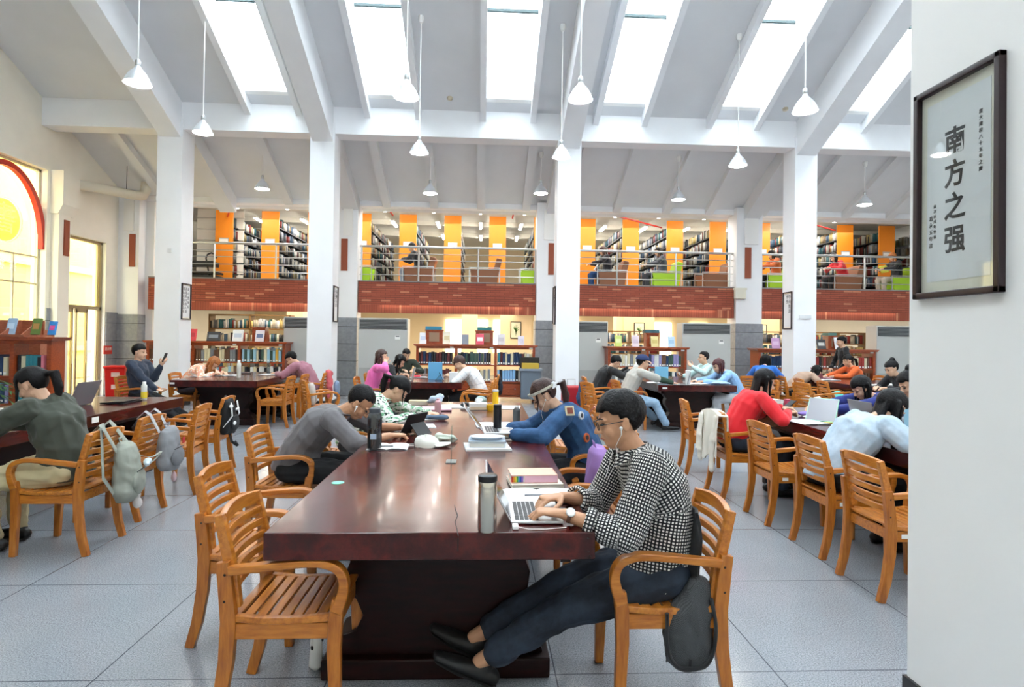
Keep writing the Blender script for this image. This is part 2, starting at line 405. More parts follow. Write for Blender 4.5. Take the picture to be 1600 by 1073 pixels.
put_text('emblem_character', '書', .62, M_ETCH, win, (xx+.012, cy_, cz_), (0, 1, 0), (0, 0, 1))
for i in range(2): put_text('window_lettering', '書', .2, M_ETCH, win, (xx+.012, 11.66+.3*i, 2.75), (0, 1, 0), (0, 0, 1))
# glazed door with transom
door = bpy.data.objects.new('door_1', None); COL.objects.link(door); door['kind'] = 'structure'; door.location = (XL, 0, 0)
M_ALU = mat('bronze_alu', '#a79a80', .35, .5)
m = MB(); xx = -.12
for a, b in (((xx-.04, D0, 0), (xx+.04, D0+.05, DZ)), ((xx-.04, D1-.07, 0), (xx+.04, D1, DZ)), ((xx-.04, D0, DZ-.06), (xx+.04, D1, DZ)), ((xx-.04, D0, 2.02), (xx+.04, D1, 2.1)), ((xx-.02, D1-.14, 0), (xx+.02, D1-.11, DZ))): m.bb(a, b)
obj('door_frame', m, M_ALU, door)
obj('transom_glass', MB().bb((xx-.005, D0+.05, 2.1), (xx+.005, D1-.07, DZ-.06)), M_WING, door)
for ya, yb in ((D0+.05, 13.62), (13.7, 14.1)):
    m = MB(); m.bb((xx-.02, ya, 0.02), (xx+.02, ya+.05, 2.02)); m.bb((xx-.02, yb-.05, .02), (xx+.02, yb, 2.02)); m.bb((xx-.02, ya, .02), (xx+.02, yb, .1)); m.bb((xx-.02, ya, 1.94), (xx+.02, yb, 2.02))
    lf = obj('door_leaf', m, M_ALU, door); obj('door_glass', MB().bb((xx-.004, ya+.05, .1), (xx+.004, yb-.05, 1.94)), M_WING, lf)
    obj('handle', MB().tube([(xx+.06, yb-.08, .8), (xx+.06, yb-.08, 1.3)], .014), M_STEEL, lf)
# what stands outside the left openings
ex = thing('neighbouring_building', 'pale cream building with louvred windows outside the left glazing', 'building', (-13.2, 14, 0))
obj('facade', MB().bb((-.3, -8, 0), (0, 8, 7)), mat('cream_facade', '#cdbb86', .8, var=.06, vscale=1), ex)
m = MB()
for i in range(22): m.box((.06, 1.1, 2.4+i*.11), (.08, 2.6, .07), Matrix.Rotation(.5, 3, 'Y'))
obj('louvre', m, mat('louvre_white', '#b5ab8c', .6), ex)
for y in (-5.2, -3.6, -2.0):
    fr = obj('window', MB().bb((0, y, 1.2), (.05, y+1.1, 3.0)), mat('outside_window_frame', '#8f8f76', .6), ex)
    mm = MB(); mm.bb((.05, y+.06, 1.26), (.07, y+.52, 2.94)); mm.bb((.05, y+.58, 1.26), (.07, y+1.04, 2.94)); obj('pane', mm, mat('outside_pane', '#b9bda0', .2), fr)
mm = MB().bb((.0, -7.5, .9), (.12, 7.5, 1.05)).bb((0, -7.5, 3.4), (.12, 7.5, 3.6)); obj('string_course', mm, mat('stone_band', '#cfc39b', .7), ex)
struct('ground', MB().bb((-14, 4, -.12), (XL-.2, 24, -.02)), mat('outside_paving', '#a99d78', .9, var=.08, vscale=3))
# ---- pillars of the nave
PX = [(-6.70, -6.20), (-3.63, -3.13), (1.52, 2.01), (6.64, 7.13), (11.7, 12.2)]
for i, (a, b) in enumerate(PX):
    p = struct('pillar', MB().bb((a, PY, 0), (b, PY+.5, 5.9)), M_BEAM)
    struct('pillar_skirting', MB().bb((a-.012, PY-.012, 0), (b+.012, PY+.512, .15)), mat('black_skirting', '#191a1c', .3), p)
p = struct('pillar', MB().bb((1.74, 1.74, 0), (2.3, 2.345, 9.0)), M_WHITE); struct('pillar_skirting', MB().bb((1.728, 1.73, 0), (2.31, 2.357, .15)), MC['black_skirting'], p)
# ---- roof: main beams, cross beam, panels, skylights
def slope_box(m, xa, xb, ya, yb, top, bot):      # slab following the roof between two depths; top/bot = offsets from roofz
    m.prism([(ya, roofz(ya)+bot), (yb, roofz(yb)+bot), (yb, roofz(yb)+top), (ya, roofz(ya)+top)], (xa, 0, 0), (0, 1, 0), (0, 0, 1), (xb-xa, 0, 0))
YT = 5.0
for a, b in PX:
    m = MB(); cx = (a+b)/2
    m.prism([(YT, roofz(YT)-.75), (PY+.02, roofz(PY)-.75), (PY+.5, roofz(PY)-.75), (PY+.5, roofz(PY+.5)+.1), (YT, roofz(YT)+.1)], (cx-.21, 0, 0), (0, 1, 0), (0, 0, 1), (.42, 0, 0))
    struct('roof_beam', m, M_BEAM)
struct('cross_beam', MB().bb((XL, PY+.02, 5.68), (XR, PY+.42, 6.32)), M_BEAM)
SKY = [(-4.86, -3.92), (-2.42, -1.47), (-.02, .93), (2.36, 3.30), (4.80, 5.74), (7.28, 8.10), (9.6, 10.6)]
SYB, SYT = 12.1, 5.6
m = MB(); xs = [XL-.1]+[q for s in SKY for q in s]+[XR]
for i in range(0, len(xs), 2): slope_box(m, xs[i], xs[i+1], YT, PY+.05, .12, 0)
for a, b in SKY: slope_box(m, a, b, SYB, PY+.05, .12, 0); slope_box(m, a, b, YT, SYT, .12, 0)
slope_box(m, XL-.1, XR, PY+.05, BY+.4, .12, 0)
struct('ceiling', m, M_ROOF)
for a, b in SKY:
    m = MB()
    slope_box(m, a-.11, a+.01, YT+.3, PY+.03, .02, -.22); slope_box(m, b-.01, b+.11, YT+.3, PY+.03, .02, -.22)
    struct('rafter', m, M_BEAM)
    m = MB(); slope_box(m, a-.08, a+.006, SYT, SYB, .45, -.006); slope_box(m, b-.006, b+.08, SYT, SYB, .45, -.006)
    slope_box(m, a, b, SYB-.006, SYB+.08, .45, -.006); slope_box(m, a, b, SYT-.08, SYT+.006, .45, -.006); struct('skylight_curb', m, M_WHITE)
for n, (a, b) in enumerate(SKY):
    w_ = bpy.data.objects.new('window_%d' % (n+2), None); COL.objects.link(w_); w_['kind'] = 'structure'
    m = MB(); slope_box(m, a, b, SYT, SYB, .47, .455); obj('glass', m, M_SKYG, w_)
    m = MB(); yb = 10.75; slope_box(m, a, b, yb-.015, yb+.015, .46, .41); obj('glazing_bar', m, mat('dark_glazing_bar', '#3a4a4c', .5), w_)
# the other slope, above and behind the camera, mirrored about the ridge
def mir(m):
    m.v = [(x, 2*YT-y, z) for x, y, z in m.v]; m.f = [f[::-1] for f in m.f]; return m
m = MB(); xs = [XL-.1]+[q for s in SKY for q in s]+[XR]
for i in range(0, len(xs), 2): slope_box(m, xs[i], xs[i+1], YT, PY+.05, .12, 0)
RS = (1, 3, 5)  # unseen rear skylights, opened in these bays to add fill on camera-facing sides
for n, (a, b) in enumerate(SKY):
    if n in RS: slope_box(m, a, b, SYB, PY+.05, .12, 0); slope_box(m, a, b, YT, SYT, .12, 0)
    else: slope_box(m, a, b, YT, PY+.05, .12, 0)
struct('ceiling_rear', mir(m), M_ROOF)
for n in RS:
    a, b = SKY[n]; w_ = bpy.data.objects.new('window_%d' % (n+20), None); COL.objects.link(w_); w_['kind'] = 'structure'
    m = MB(); slope_box(m, a, b, SYT, SYB, .47, .455); obj('glass', mir(m), M_SKYG, w_)
struct('wall_front', MB().bb((XL, YN-.2, 0), (XR, YN, 6.4)), M_WARM)
struct('wall_right_rear', MB().bb((XR, YN, 0), (XR+.2, 3.0, 9.8)), M_WHITE)
# faint ribs under the low roof behind the pillars
for x in (-8.0, -4.95, -2.5, -1.3, -.1, 1.05, 2.28, 3.4, 4.7, 5.83, 7.25, 8.2, 9.5, 10.7):
    m = MB(); slope_box(m, x-.1, x+.1, PY+.4, BY, .02, -.16); struct('rafter', m, M_ROOF)
for a, b in PX:
    m = MB(); cx = (a+b)/2; slope_box(m, cx-.2, cx+.2, PY+.5, BY, .02, -.38); struct('roof_beam', m, M_ROOF)
# ---- back side: header, pilasters, brick fascia, slab
FZ = 2.75
struct('wall_back', MB().bb((XL, BY, 4.8), (XR, BY+.3, 5.25)), M_BEAM)
m = MB().bb((XL, BY-.12, 5.0), (XR, BY, 5.12)); struct('trim_3', m, M_ROOF)
PB = [(-9.0, -8.5), (-3.68, -3.18), (1.33, 1.9), (6.5, 7.18)]
for i, (a, b) in enumerate(PB):
    struct('pilaster', MB().bb((a, BY-.2, 0), (b, BY+.35, 4.95)), M_BEAM)
    struct('pilaster_block', MB().bb((a+(b-a)*.3, BY-.24, 4.0), (b-.12, BY-.19, 4.75)), M_WHITE)
    struct('trim_%d' % (4+i), MB().bb((a-.02, BY-.23, 0), (b+.02, BY+.37, 1.95)), M_CLAD)
for (a, b), (lx, w_) in zip(PB, ((-8.72, .14), (-3.58, .16), (1.62, .15), (6.72, .16))):
    wh = {-8.72: 'on the white corner pilaster left of the first pillar', -3.58: 'on the pilaster between the left and middle brick balconies', 1.62: 'on the pilaster half hidden behind the middle pillar', 6.72: 'on the pilaster above the small cream wall box'}[lx]
    obj('terracotta_tile', MB().bb((lx, BY-.225, 3.12), (lx+w_, BY-.195, 3.92)), MC['terracotta'], label='narrow terracotta tile panel '+wh, cat='tile panel', group='terracotta panels on the pilasters')
struct('wall_corner', MB().bb((-8.5, BY+.1, 0), (-8.3, BY+.35, 5)), M_WHITE)
bays = [(-8.3, -3.7), (-3.16, 1.31), (1.92, 6.48), (7.2, 13)]
for a, b in bays:
    o = struct('brick_fascia', MB().bb((a, -.12, 0), (b, .12, .78)), M_BRICK); o.location = (0, BY, 2.09)
    struct('coping', MB().bb((a, BY-.14, 2.87), (b, BY+.14, 2.9)), mat('grey_coping', '#8b8583', .5))
struct('upper_floor', MB().bb((XL, BY+.12, 2.45), (XR, 24, FZ)), mat('upper_floor_tiles', '#c9c6bf', .4))
struct('upper_ceiling', MB().bb((XL, BY+.3, 5.12), (XR, 24, 5.25)), mat('upper_ceiling_paint', '#e6e2d8', .8))
for y in (16.6, 18.6, 20.6): struct('upper_ceiling_beam', MB().bb((XL, y, 4.98), (XR, y+.25, 5.12)), MC['upper_ceiling_paint'])
struct('wall_rear', MB().bb((XL, 23.8, 0), (XR, 24, 5.2)), M_CREAM)
struct('wall_right', MB().bb((XR, 3.0, 0), (XR+.2, 24, 9)), M_WHITE)
struct('wall_rear_left', MB().bb((XL-.2, BY+.3, 0), (XL, 24, 5.2)), M_WARM)
for x in (-6.2, -.7, 4.3, 9.2): struct('lower_column', MB().bb((x, 19, 0), (x+.5, 19.5, 2.45)), M_CREAM)
M_LIT = mat('daylit_window', '#fff3d6', .5, emit=2.2)
for i, x in enumerate((-1.5, -.55, .4, 3.2, 6.9, 8.4, 10)):
    struct('window_%d' % (i+9), MB().bb((x, 23.74, .9), (x+.72, 23.79, 2.2)), M_LIT)
# left part of the upper floor: white slatted wall
m = MB()
for i in range(7): m.bb((-8.2, 17.3, 2.9+i*.32), (-6.9, 17.34, 3.19+i*.32))
struct('slatted_wall', m, M_WARM)
# ceiling tubes (things)
M_TUBE = mat('lit_tube', '#fff8ec', .5, emit=16); M_TUBEW = mat('lit_tube_warm', '#fff0d2', .5, emit=14)
def tubelamp(name, label, group, loc, L, mt, rz=0):
    t = thing(name, label, 'light', loc, rz, group)
    obj('housing', MB().bb((-.05, -L/2, .03), (.05, L/2, .08)), M_WHITE, t); obj('tube', MB().bb((-.035, -L/2+.03, 0), (.035, L/2-.03, .03)), mt, t); return t
AIS = [-6.76, -5.42, -4.1, -2.76, -1.42, -.13, 1.1, 2.4, 3.65, 4.9, 6.2, 7.5, 8.7, 10]
t0 = tubelamp('fluorescent_lamp', 'lit fluorescent tube upstairs, first aisle from the left, front row', 'upper floor tubes', (AIS[0], 16.1, 4.93), .9, M_TUBE)
for i, x in enumerate(AIS):
    for k, y in enumerate((16.1, 18.2, 20.4)):
        if i == k == 0: continue
        dup(t0, (x, y, 4.9+.03*(k == 0)), label='lit fluorescent tube upstairs, %s aisle from the left, %s row' % ('first second third fourth fifth sixth seventh eighth ninth tenth eleventh twelfth thirteenth fourteenth'.split()[i], ('front', 'middle', 'back')[k]))
t1 = tubelamp('ceiling_lamp', 'lit tube under the low ceiling, first from the left, near row', 'ground floor stack tubes', (-6, 16.6, 2.35), 1.3, M_TUBEW)
for x in (-6, -2.2, .6, 3.4, 6.0, 9.5):
    for y in (16.6, 20.8):
        if (x, y) != (-6, 16.6): dup(t1, (x, y, 2.35), label='lit tube under the low ceiling, %s from the left, %s row' % ({-6: 'first', -2.2: 'second', .6: 'third', 3.4: 'fourth', 6.0: 'fifth', 9.5: 'sixth'}[x], 'near' if y < 17 else 'far'))
# red sprinkler mains
M_SPR = mat('sprinkler_red', '#cf2a22', .4)
for (pts, lb) in (([(-3.6, 16.4, 2.22), (1.2, 16.4, 2.26)], 'long red sprinkler main under the middle brick balcony'), ([(2, 16.4, 2.25), (6.3, 16.4, 2.27)], 'red sprinkler main under the brick balcony right of the middle pillar'), ([(7.3, 16.4, 2.25), (12.5, 16.4, 2.3)], 'red sprinkler main under the rightmost brick balcony')):
    m = MB().tube(pts, .035, 8)
    for k in range(5):
        q = V(pts[0]).lerp(V(pts[1]), (k+.5)/5); m.tube([q, q+V((0, 0, .2))], .022, 6); m.tube([q+V((0, -.05, 0)), q+V((0, .05, 0))], .05, 8)
    obj('sprinkler_pipe', m, M_SPR, smooth=True, label=lb, cat='pipe')
for (x, rz_, lb) in ((-6.6, .5, 'red sprinkler pipe above the leftmost orange shelf end'), (-2.5, 0, 'red sprinkler stub above the shelves right of the second pillar'), (.75, 0, 'red sprinkler stub near the right end of the middle balcony'), (3.6, -.9, 'slanting red sprinkler pipe above the shelves right of the middle pillar'), (8.6, -1.0, 'slanting red sprinkler pipe above the rightmost shelves')):
    L = 2.2 if abs(rz_) > .1 else .5
    m = MB().tube([(0, 0, .1), (0, 0, 0), (L*math.sin(-rz_)*.9, L*math.cos(rz_), 0)], .022, 8); m.tube([(-.25, 0, .1), (.12, 0, .1)], .02, 8)
    obj('sprinkler_pipe', m, M_SPR, smooth=True, loc=(x, 15.7, 4.78), label=lb, cat='pipe')
# ================================================================ furniture builders
def make_chair():
    t = thing('armchair', 'x', 'chair')
    for s in (-1, 1):
        m = MB()
        m.tube([(-.245, s*.2, 0), (-.212, s*.2, .12), (-.19, s*.2, .27), (-.183, s*.2, .42), (-.195, s*.2, .54), (-.208, s*.2, .64)], [(.0165, .021), (.0165, .024), (.0165, .027), (.0165, .029), (.0165, .027), (.0165, .024)], square=True, up=V((1, 0, 0)))
        for zz in (.495, .595): m.tube([(-.197, s*.2175, zz), (-.197, s*.205, zz)], .006, 8, mi=1)
        o = obj('leg', m, [M_WOODV, M_BOLT], t, bevel=.005)
        for zz in ():
            pass
        m = MB(); m.tube([(.222, s*.205, 0), (.218, s*.205, .15), (.212, s*.205, .3), (.215, s*.205, .42), (.226, s*.207, .5)], [(.017, .02), (.017, .023), (.017, .026), (.017, .027), (.018, .025)], square=True, up=V((1, 0, 0)))
        obj('leg', m, M_WOODV, t, bevel=.005)
        m = MB(); P = [(.218, .45), (.242, .52), (.246, .57), (.226, .613), (.178, .636), (.12, .641), (.03, .634), (-.08, .622), (-.185, .61)]
        RR = [(.018, .024), (.02, .021), (.023, .018), (.025, .016), (.026, .015), (.026, .014), (.025, .014), (.022, .015), (.016, .018)]
        RI = [tuple(RR[i][q]*(1-f)+RR[i+1][q]*f for q in (0, 1)) for i in range(8) for f in (0, .333, .667)]+[RR[-1]]
        m.tube(smooth_pts([(a, s*.21, b) for a, b in P], 3), RI, square=True, up=V((-1, 0, 0)))
        obj('armrest', m, M_WOOD, t, bevel=.006)
    m = MB()
    for i in range(9):
        x = -.165+i*.046; z = .422+.012*((i-3.5)/4)**2; m.box((x, 0, z), (.037, .40, .014))
    for s in (-1, 1): m.tube([(-.19, s*.198, .432), (-.05, s*.198, .418), (.1, s*.198, .42), (.235, s*.198, .434)], [(.014, .013)]*4, square=True, up=V((0, 0, 1)))
    obj('seat', m, M_WOODX, t, bevel=.003, seg=1)
    m = MB()
    for s in (-1, 1): m.box((.015, s*.196, .378), (.40, .02, .06))
    m.box((.2, 0, .378), (.02, .39, .06)); m.box((-.17, 0, .378), (.02, .39, .06))
    obj('seat_frame', m, M_WOOD, t, bevel=.003, seg=1)
    m = MB()
    for s in (-1, 1): m.tube([(-.165, s*.178, .46), (-.182, s*.178, .58), (-.21, s*.178, .7), (-.236, s*.178, .81)], [(.0155, .02), (.0155, .022), (.0155, .02), (.0155, .017)], square=True, up=V((1, 0, 0)))
    def bow(z, x, h, th=.011, crown=0):
        pts = [(x-.022*(1-(k/4-1)**2), (k/4-1)*.168, z+crown*(1-(k/4-1)**2)) for k in range(9)]
        m.tube(pts, [(th, h)]*9, square=True, up=V((0, 0, 1)))
    bow(.785, -.226, .028, .013, .014)
    for k in range(5): bow(.735-.052*k, -.214+.0095*k, .016)
    o = obj('backrest', m, M_WOODX, t, bevel=.003, seg=1)
    return t
CH = make_chair(); CH['used'] = 0
CHAIRS = []
def chair(x, y, rz, label, group='slatted armchairs at the reading tables', sticker=False):
    """x, y = centre of the seat footprint"""
    if not CH['used']:
        CH['used'] = 1; c = CH; c.location = (x, y, 0); c.rotation_euler = (0, 0, rz); c['label'] = label; c['group'] = group; kids(c)
        for ch in c.children: kids(ch)
    else: c = dup(CH, (x, y, 0), rz, label, group)
    if sticker: obj('sticker', MB().box((-.1, -.207, .38), (.05, .002, .025)), M_LABEL, c, label='small white sticker')
    c['n'] = len(CHAIRS); CHAIRS.append(c); return c
# ---- tables
def table(x0, x1, y0, y1, label, crack=None):
    w, L = x1-x0, y1-y0; t = thing('reading_table', label, 'table', ((x0+x1)/2, (y0+y1)/2, 0), 0, 'heavy dark reading tables')
    obj('tabletop', MB().bb((-w/2, -L/2, .655), (w/2, L/2, .76)), M_TABLE, t, bevel=.006)
    prof = [(-.47, 0), (.47, 0), (.47, .1), (.44, .17), (.36, .2), (.33, .26), (.36, .33), (.40, .37), (.41, .45), (.39, .5), (.46, .6), (.52, .645), (.52, .655), (-.52, .655), (-.52, .645), (-.46, .6), (-.39, .5), (-.41, .45), (-.40, .37), (-.36, .33), (-.33, .26), (-.36, .2), (-.44, .17), (-.47, .1)]
    for s in (-1, 1):
        yc = s*(L/2-.5); o = obj('trestle', MB().prism(prof, (0, yc-.09, 0), (1, 0, 0), (0, 0, 1), (0, .18, 0)), M_TDARK, t, bevel=.008)
        obj('foot_block', MB().bb((-.5, yc-.14, 0), (.5, yc+.14, .09)), M_TDARK, o, bevel=.01)
    obj('stretcher', MB().bb((-.05, -L/2+.55, .16), (.05, L/2-.55, .5)), M_TDARK, t)
    for q in (-w/2+.08, w/2-.12): obj('apron', MB().bb((q, -L/2+.1, .61), (q+.04, L/2-.1, .655)), M_TDARK, t)
    return t
T_C = table(-.81, .44, 2.26, 6.8, 'long glossy dark red reading table in the centre foreground, before the man in checks')
m = MB(); pts = []
c0 = T_C.location
m.tube([V(U(716, 838, .761))-c0+V((0, .004, 0)), V(U(714, 826, .761))-c0, V(U(711, 815, .761))-c0, V(U(715, 805, .761))-c0, V(U(712, 797, .761))-c0, V(U(710, 788, .761))-c0], [(.0018, .0006)]*5+[(.0008, .0006)], 6); m.tube([(U(716, 838, .761)-c0).xyz+V((0, -.012, 0)), (U(716, 838, .761)-c0)+V((0, -.0125, -.05))], [(.0022, .001)]*2, 4)
obj('crack', m, M_INK, T_C)
p = U(528, 754, .7605)-c0; m = MB(); m.lathe([(.031, 0), (.031, .0015)], p, 24)
obj('sticker', m, mat('mint_sticker', '#7fe0bd', .5), T_C, label='round mint green sticker')
T_L = table(-4.72, -3.46, 2.6, 7.05, 'dark red reading table at the left, holding two laptops and a white drink bottle')
T_R = table(2.86, 4.1, 2.3, 6.55, 'dark red reading table at the right, where the person in the red sweater sits')
T_BL = table(-4.93, -3.58, 9.6, 11.95, 'dark reading table between the two left pillars, near the man holding up a phone')
T_BC = table(-1.62, -.34, 9.68, 11.95, 'dark reading table in the centre background, where the person in the pink top sits')
T_BR = table(2.88, 4.2, 9.62, 11.9, 'dark reading table in the right background, where the person in the navy cap sits')
T_FR = table(6.45, 7.7, 9.8, 12.1, 'dark reading table at the far right, behind the fourth pillar', )
for t, px, py, n in ((T_L, 876, 0, 0), (T_BL, 345, 638, 0), (T_BR, 865, 608, 0)):
    L = (t is T_L)
    if t is T_L: q = U(165, 655, .7)-t.location; q = V((.632, U(165, 655, .72).y-t.location.y, .715)); m = MB().box(q, (.004, .09, .05))
    elif t is T_BL: m = MB().box((-.63, -1.178, .71), (.07, .004, .03))
    else: m = MB().box((-.55, -1.143, .71), (.08, .004, .03))
    obj('sticker', m, M_LABEL, t, label='white number sticker')
# ---- chairs round the tables (x, y are where the floor footprint stands)
chair(-.76, 2.50, 0, 'armchair at the near left corner of the central table, pushed furthest under it', sticker=False)
chair(-1.14, 3.13, .02, 'empty armchair second from the near end on the left of the central table')
chair(-1.43, 4.47, -.03, 'armchair on which the person in the grey shirt sits')
chair(-1.25, 5.5, .1, 'armchair of the person in the green patterned shirt, mostly hidden')
c_man = chair(.78, 2.55, PI-.0, 'armchair in which the man in the checked shirt sits, dark jacket over its back')
chair(.72, 3.66, PI, 'armchair carrying a lilac backpack, right of the central table')
chair(.92, 6.05, PI, 'armchair at the far right of the central table, with a silvery blue bag behind it')
c_den = chair(.92, 4.55, PI-.04, 'armchair of the person in the blue denim jacket')
chair(-2.88, 4.32, PI, 'armchair in which the person in the olive jacket sits')
chair(-2.96, 5.05, PI+.02, 'armchair with the second grey backpack hanging on it, beside the left table')
chair(-2.92, 5.85, PI+.12, 'empty armchair between the grey backpacks and the black and white backpack')
chair(-3.0, 6.6, PI+.1, 'armchair carrying the black and white backpack')
chair(2.56, 3.54, 0, 'nearest empty armchair on the left side of the right table, cut by the big pillar', sticker=True)
chair(2.60, 4.2, 0, 'armchair with a black bag on its seat, second from near at the right table', sticker=True)
chair(2.57, 4.93, 0, 'empty armchair right behind the person in the red sweater at the right table', sticker=True)
c_car = chair(2.52, 5.72, 0, 'armchair with a cream cardigan draped over its back')
chair(2.55, 6.72, -.12, 'empty armchair beyond the one with the cream cardigan')
# far chairs
chair(-3.38, 9.95, PI, 'empty armchair at the near right corner of the table between the left pillars')
chair(-3.32, 10.5, PI, 'armchair between the empty corner armchair and the person in the mauve sweater')
chair(-3.12, 11.15, PI, 'armchair of the person in the mauve sweater, red scarf over its back')
chair(-5.42, 9.6, .05, 'armchair in which the man with the phone sits')
chair(-4.98, 11.3, 0, 'armchair beside the first pillar, behind the person in the orange patterned top')
chair(-5.1, 10.55, 0, 'armchair right of the man with the phone, half hidden')
chair(-1.85, 9.9, 0, 'armchair of the person in the pink top')
chair(-1.9, 11.0, 0, 'armchair of the long haired person in black')
chair(-2.5, 9.2, .5, 'armchair with a grey backpack on it, left of the person in the pink top')
chair(-.08, 9.35, PI, 'nearest armchair at the right of the centre background table, before the person in white')
chair(-.02, 10.05, PI, 'armchair of the person in the white t-shirt')
chair(.05, 10.9, PI, 'armchair with a dark jacket, right behind the person in the white t-shirt')
chair(2.45, 9.9, .12, 'armchair of the person in the navy cap')
chair(2.05, 10.6, .0, 'armchair of the person in the black hoodie')
chair(1.85, 9.35, .35, 'empty armchair left of the person in the navy cap, showing its back')
chair(4.6, 10.1, PI, 'armchair of the person in light blue with dark red hair')
chair(4.5, 11.2, PI, 'armchair of the gesturing man behind the light blue person')
chair(4.95, 10.35, PI+.2, 'empty armchair behind the person in the red sweater, left one of the row')
chair(5.55, 9.75, .25, 'armchair with its slatted back towards us, left of the sleeping person')
chair(6.1, 10.75, -.1, 'armchair with a pale bag, in front of the sleeping person')
chair(6.12, 11.5, 0, 'armchair of the sleeping person in beige')
chair(6.2, 10.15, -.1, 'armchair right of the turquoise bag, between the two right tables')
chair(5.35, 11.5, .9, 'armchair of the person in the bright blue top')
chair(8.05, 12.0, PI, 'armchair of the person in the orange jacket')
chair(8.6, 11.2, PI, 'empty armchair at the far right behind the orange jacket')
chair(4.55, 5.9, PI, 'armchair of the person in the navy hoodie')
# ---- framed calligraphy
def framed(x, yc, z0, z1, w, nx, label, big, thk=.03, bar=.022, paper='#ece9e4'):
    t = thing('framed_calligraphy', label, 'picture', (x, yc, (z0+z1)/2), 0, 'framed calligraphy on the pillars'); h = z1-z0
    uy = V((0, 1, 0)) if nx < 0 else V((0, 1, 0))
    m = MB()
    for a, b in (((-w/2, -h/2), (-w/2+bar, h/2)), ((w/2-bar, -h/2), (w/2, h/2)), ((-w/2, -h/2), (w/2, -h/2+bar)), ((-w/2, h/2-bar), (w/2, h/2))):
        m.bb((0, a[0], a[1]), (nx*thk, b[0], b[1]))
    obj('frame', m, M_FRAMED, t, bevel=.004)
    obj('mount', MB().bb((0, -w/2+.005, -h/2+.005), (nx*.006, w/2-.005, h/2-.005)), mat('cream_mount', '#f3eedd', .7), t)
    k = bar+.03 if big else bar+.01
    obj('paper', MB().bb((nx*.006, -w/2+k, -h/2+k+.01), (nx*.008, w/2-k, h/2-k-.01)), mat('calligraphy_paper', '#efeff0', .7), t)
    return t, h
NP = 1.74
t, h = framed(NP, 2.095, 1.675, 2.49, .40, -1, 'large framed calligraphy scroll on the big foreground pillar at the right', True, thk=.028, bar=.024)
ux = (0, -1, 0)      # reading direction seen from the left of the pillar
for i, ch in enumerate('南方之强'):
    put_text('calligraphy_character', ch, .105, M_INK, t, (-.0085, .01, .165-i*.122), ux, (0, 0, 1), .95, .0022)
for i, ch in enumerate('厦大建校八十五年之慶'): put_text('small_calligraphy_character', ch, .017, M_INK, t, (-.0085, -.105, .235-i*.0225), ux, (0, 0, 1))
for i, ch in enumerate('歲次丙戌年仲春'): put_text('small_calligraphy_character', ch, .015, M_INK, t, (-.0085, .105, -.055-i*.0195), ux, (0, 0, 1))
for i, ch in enumerate('葛永五年書'): put_text('small_calligraphy_character', ch, .02, M_INK, t, (-.0085, .125, -.1-i*.026), ux, (0, 0, 1))
m = MB()
obj('glazing', MB().bb((-.013, -.178, -.385), (-.0115, .178, .385)), pane_mat('picture_glass', '#f6f8f8', .06), t)
tx = [(-6.2, 1, (281, 297), (441, 500), 'framed calligraphy with three columns on the first pillar from the left', ['道山雲海長', '清風明月照人間', '書山有路勤為徑']), (-3.13, 1, (518, 527), (445, 504), 'narrow looking framed calligraphy on the side of the second pillar', ['海納百川', '有容乃大']), (1.52, -1, (862, 867), (446, 508), 'framed picture seen almost edge-on on the middle pillar', ['厚德載物', '自强不息']), (6.64, -1, (1222, 1237), (454, 515), 'framed calligraphy with dark characters on the fourth pillar', ['學海無涯', '博學'])]
for (x, nx, pxs, pys, lb, cols) in tx:
    z1 = D(sum(pxs)/2, pys[0]+2, 12.65).z; z0 = D(sum(pxs)/2, pys[1]-1, 12.65).z
    t, h = framed(x, 12.65, z0, z1, .38, nx, lb, False)
    for j, cst in enumerate(cols):
        for i, ch in enumerate(cst):
            put_text('calligraphy_character', ch, .07 if len(cst) > 4 else .1, M_INK, t, (nx*.0085, (.09-.09*j if nx > 0 else -.08+.1*j), h/2-.12-i*(h-.2)/max(len(cst), 6)), (0, nx, 0), (0, 0, 1))
# ---- pendant lamps
M_BULB = mat('lamp_glow', '#fffdf6', .5, emit=22); M_SHADE = mat('aluminium_shade', '#e4e9ee', .3, .55)
def pendant(loc, zc, label, group):
    t = thing('pendant_lamp', label, 'lamp', loc, 0, group); H = zc-loc[2]
    m = MB(); pr = [(.03, .2), (.04, .17), (.065, .14), (.1, .1), (.135, .04), (.16, -.02), (.166, -.035), (.158, -.03), (.13, .035), (.09, .09), (.03, .12)]
    m.lathe(pr, n=24, closed=False); obj('shade', m, M_SHADE, t, smooth=True)
    obj('socket', MB().lathe([(.026, .19), (.034, .2), (.034, .26), (.018, .28)], n=16), M_STEEL, t, smooth=True)
    obj('bulb', MB().lathe([(.0, .0), (.1, -.012), (.145, -.026), (.1, -.05), (.0, -.062)], n=20), M_BULB, t, smooth=True)
    obj('rod', MB().tube([(0, 0, .27), (0, 0, H)], .009, 8), M_WHITE, t, smooth=True)
    obj('ceiling_rose', MB().lathe([(.028, H-.1), (.05, H-.06), (.055, H+.02)], n=16), M_WHITE, t, smooth=True)
    return t
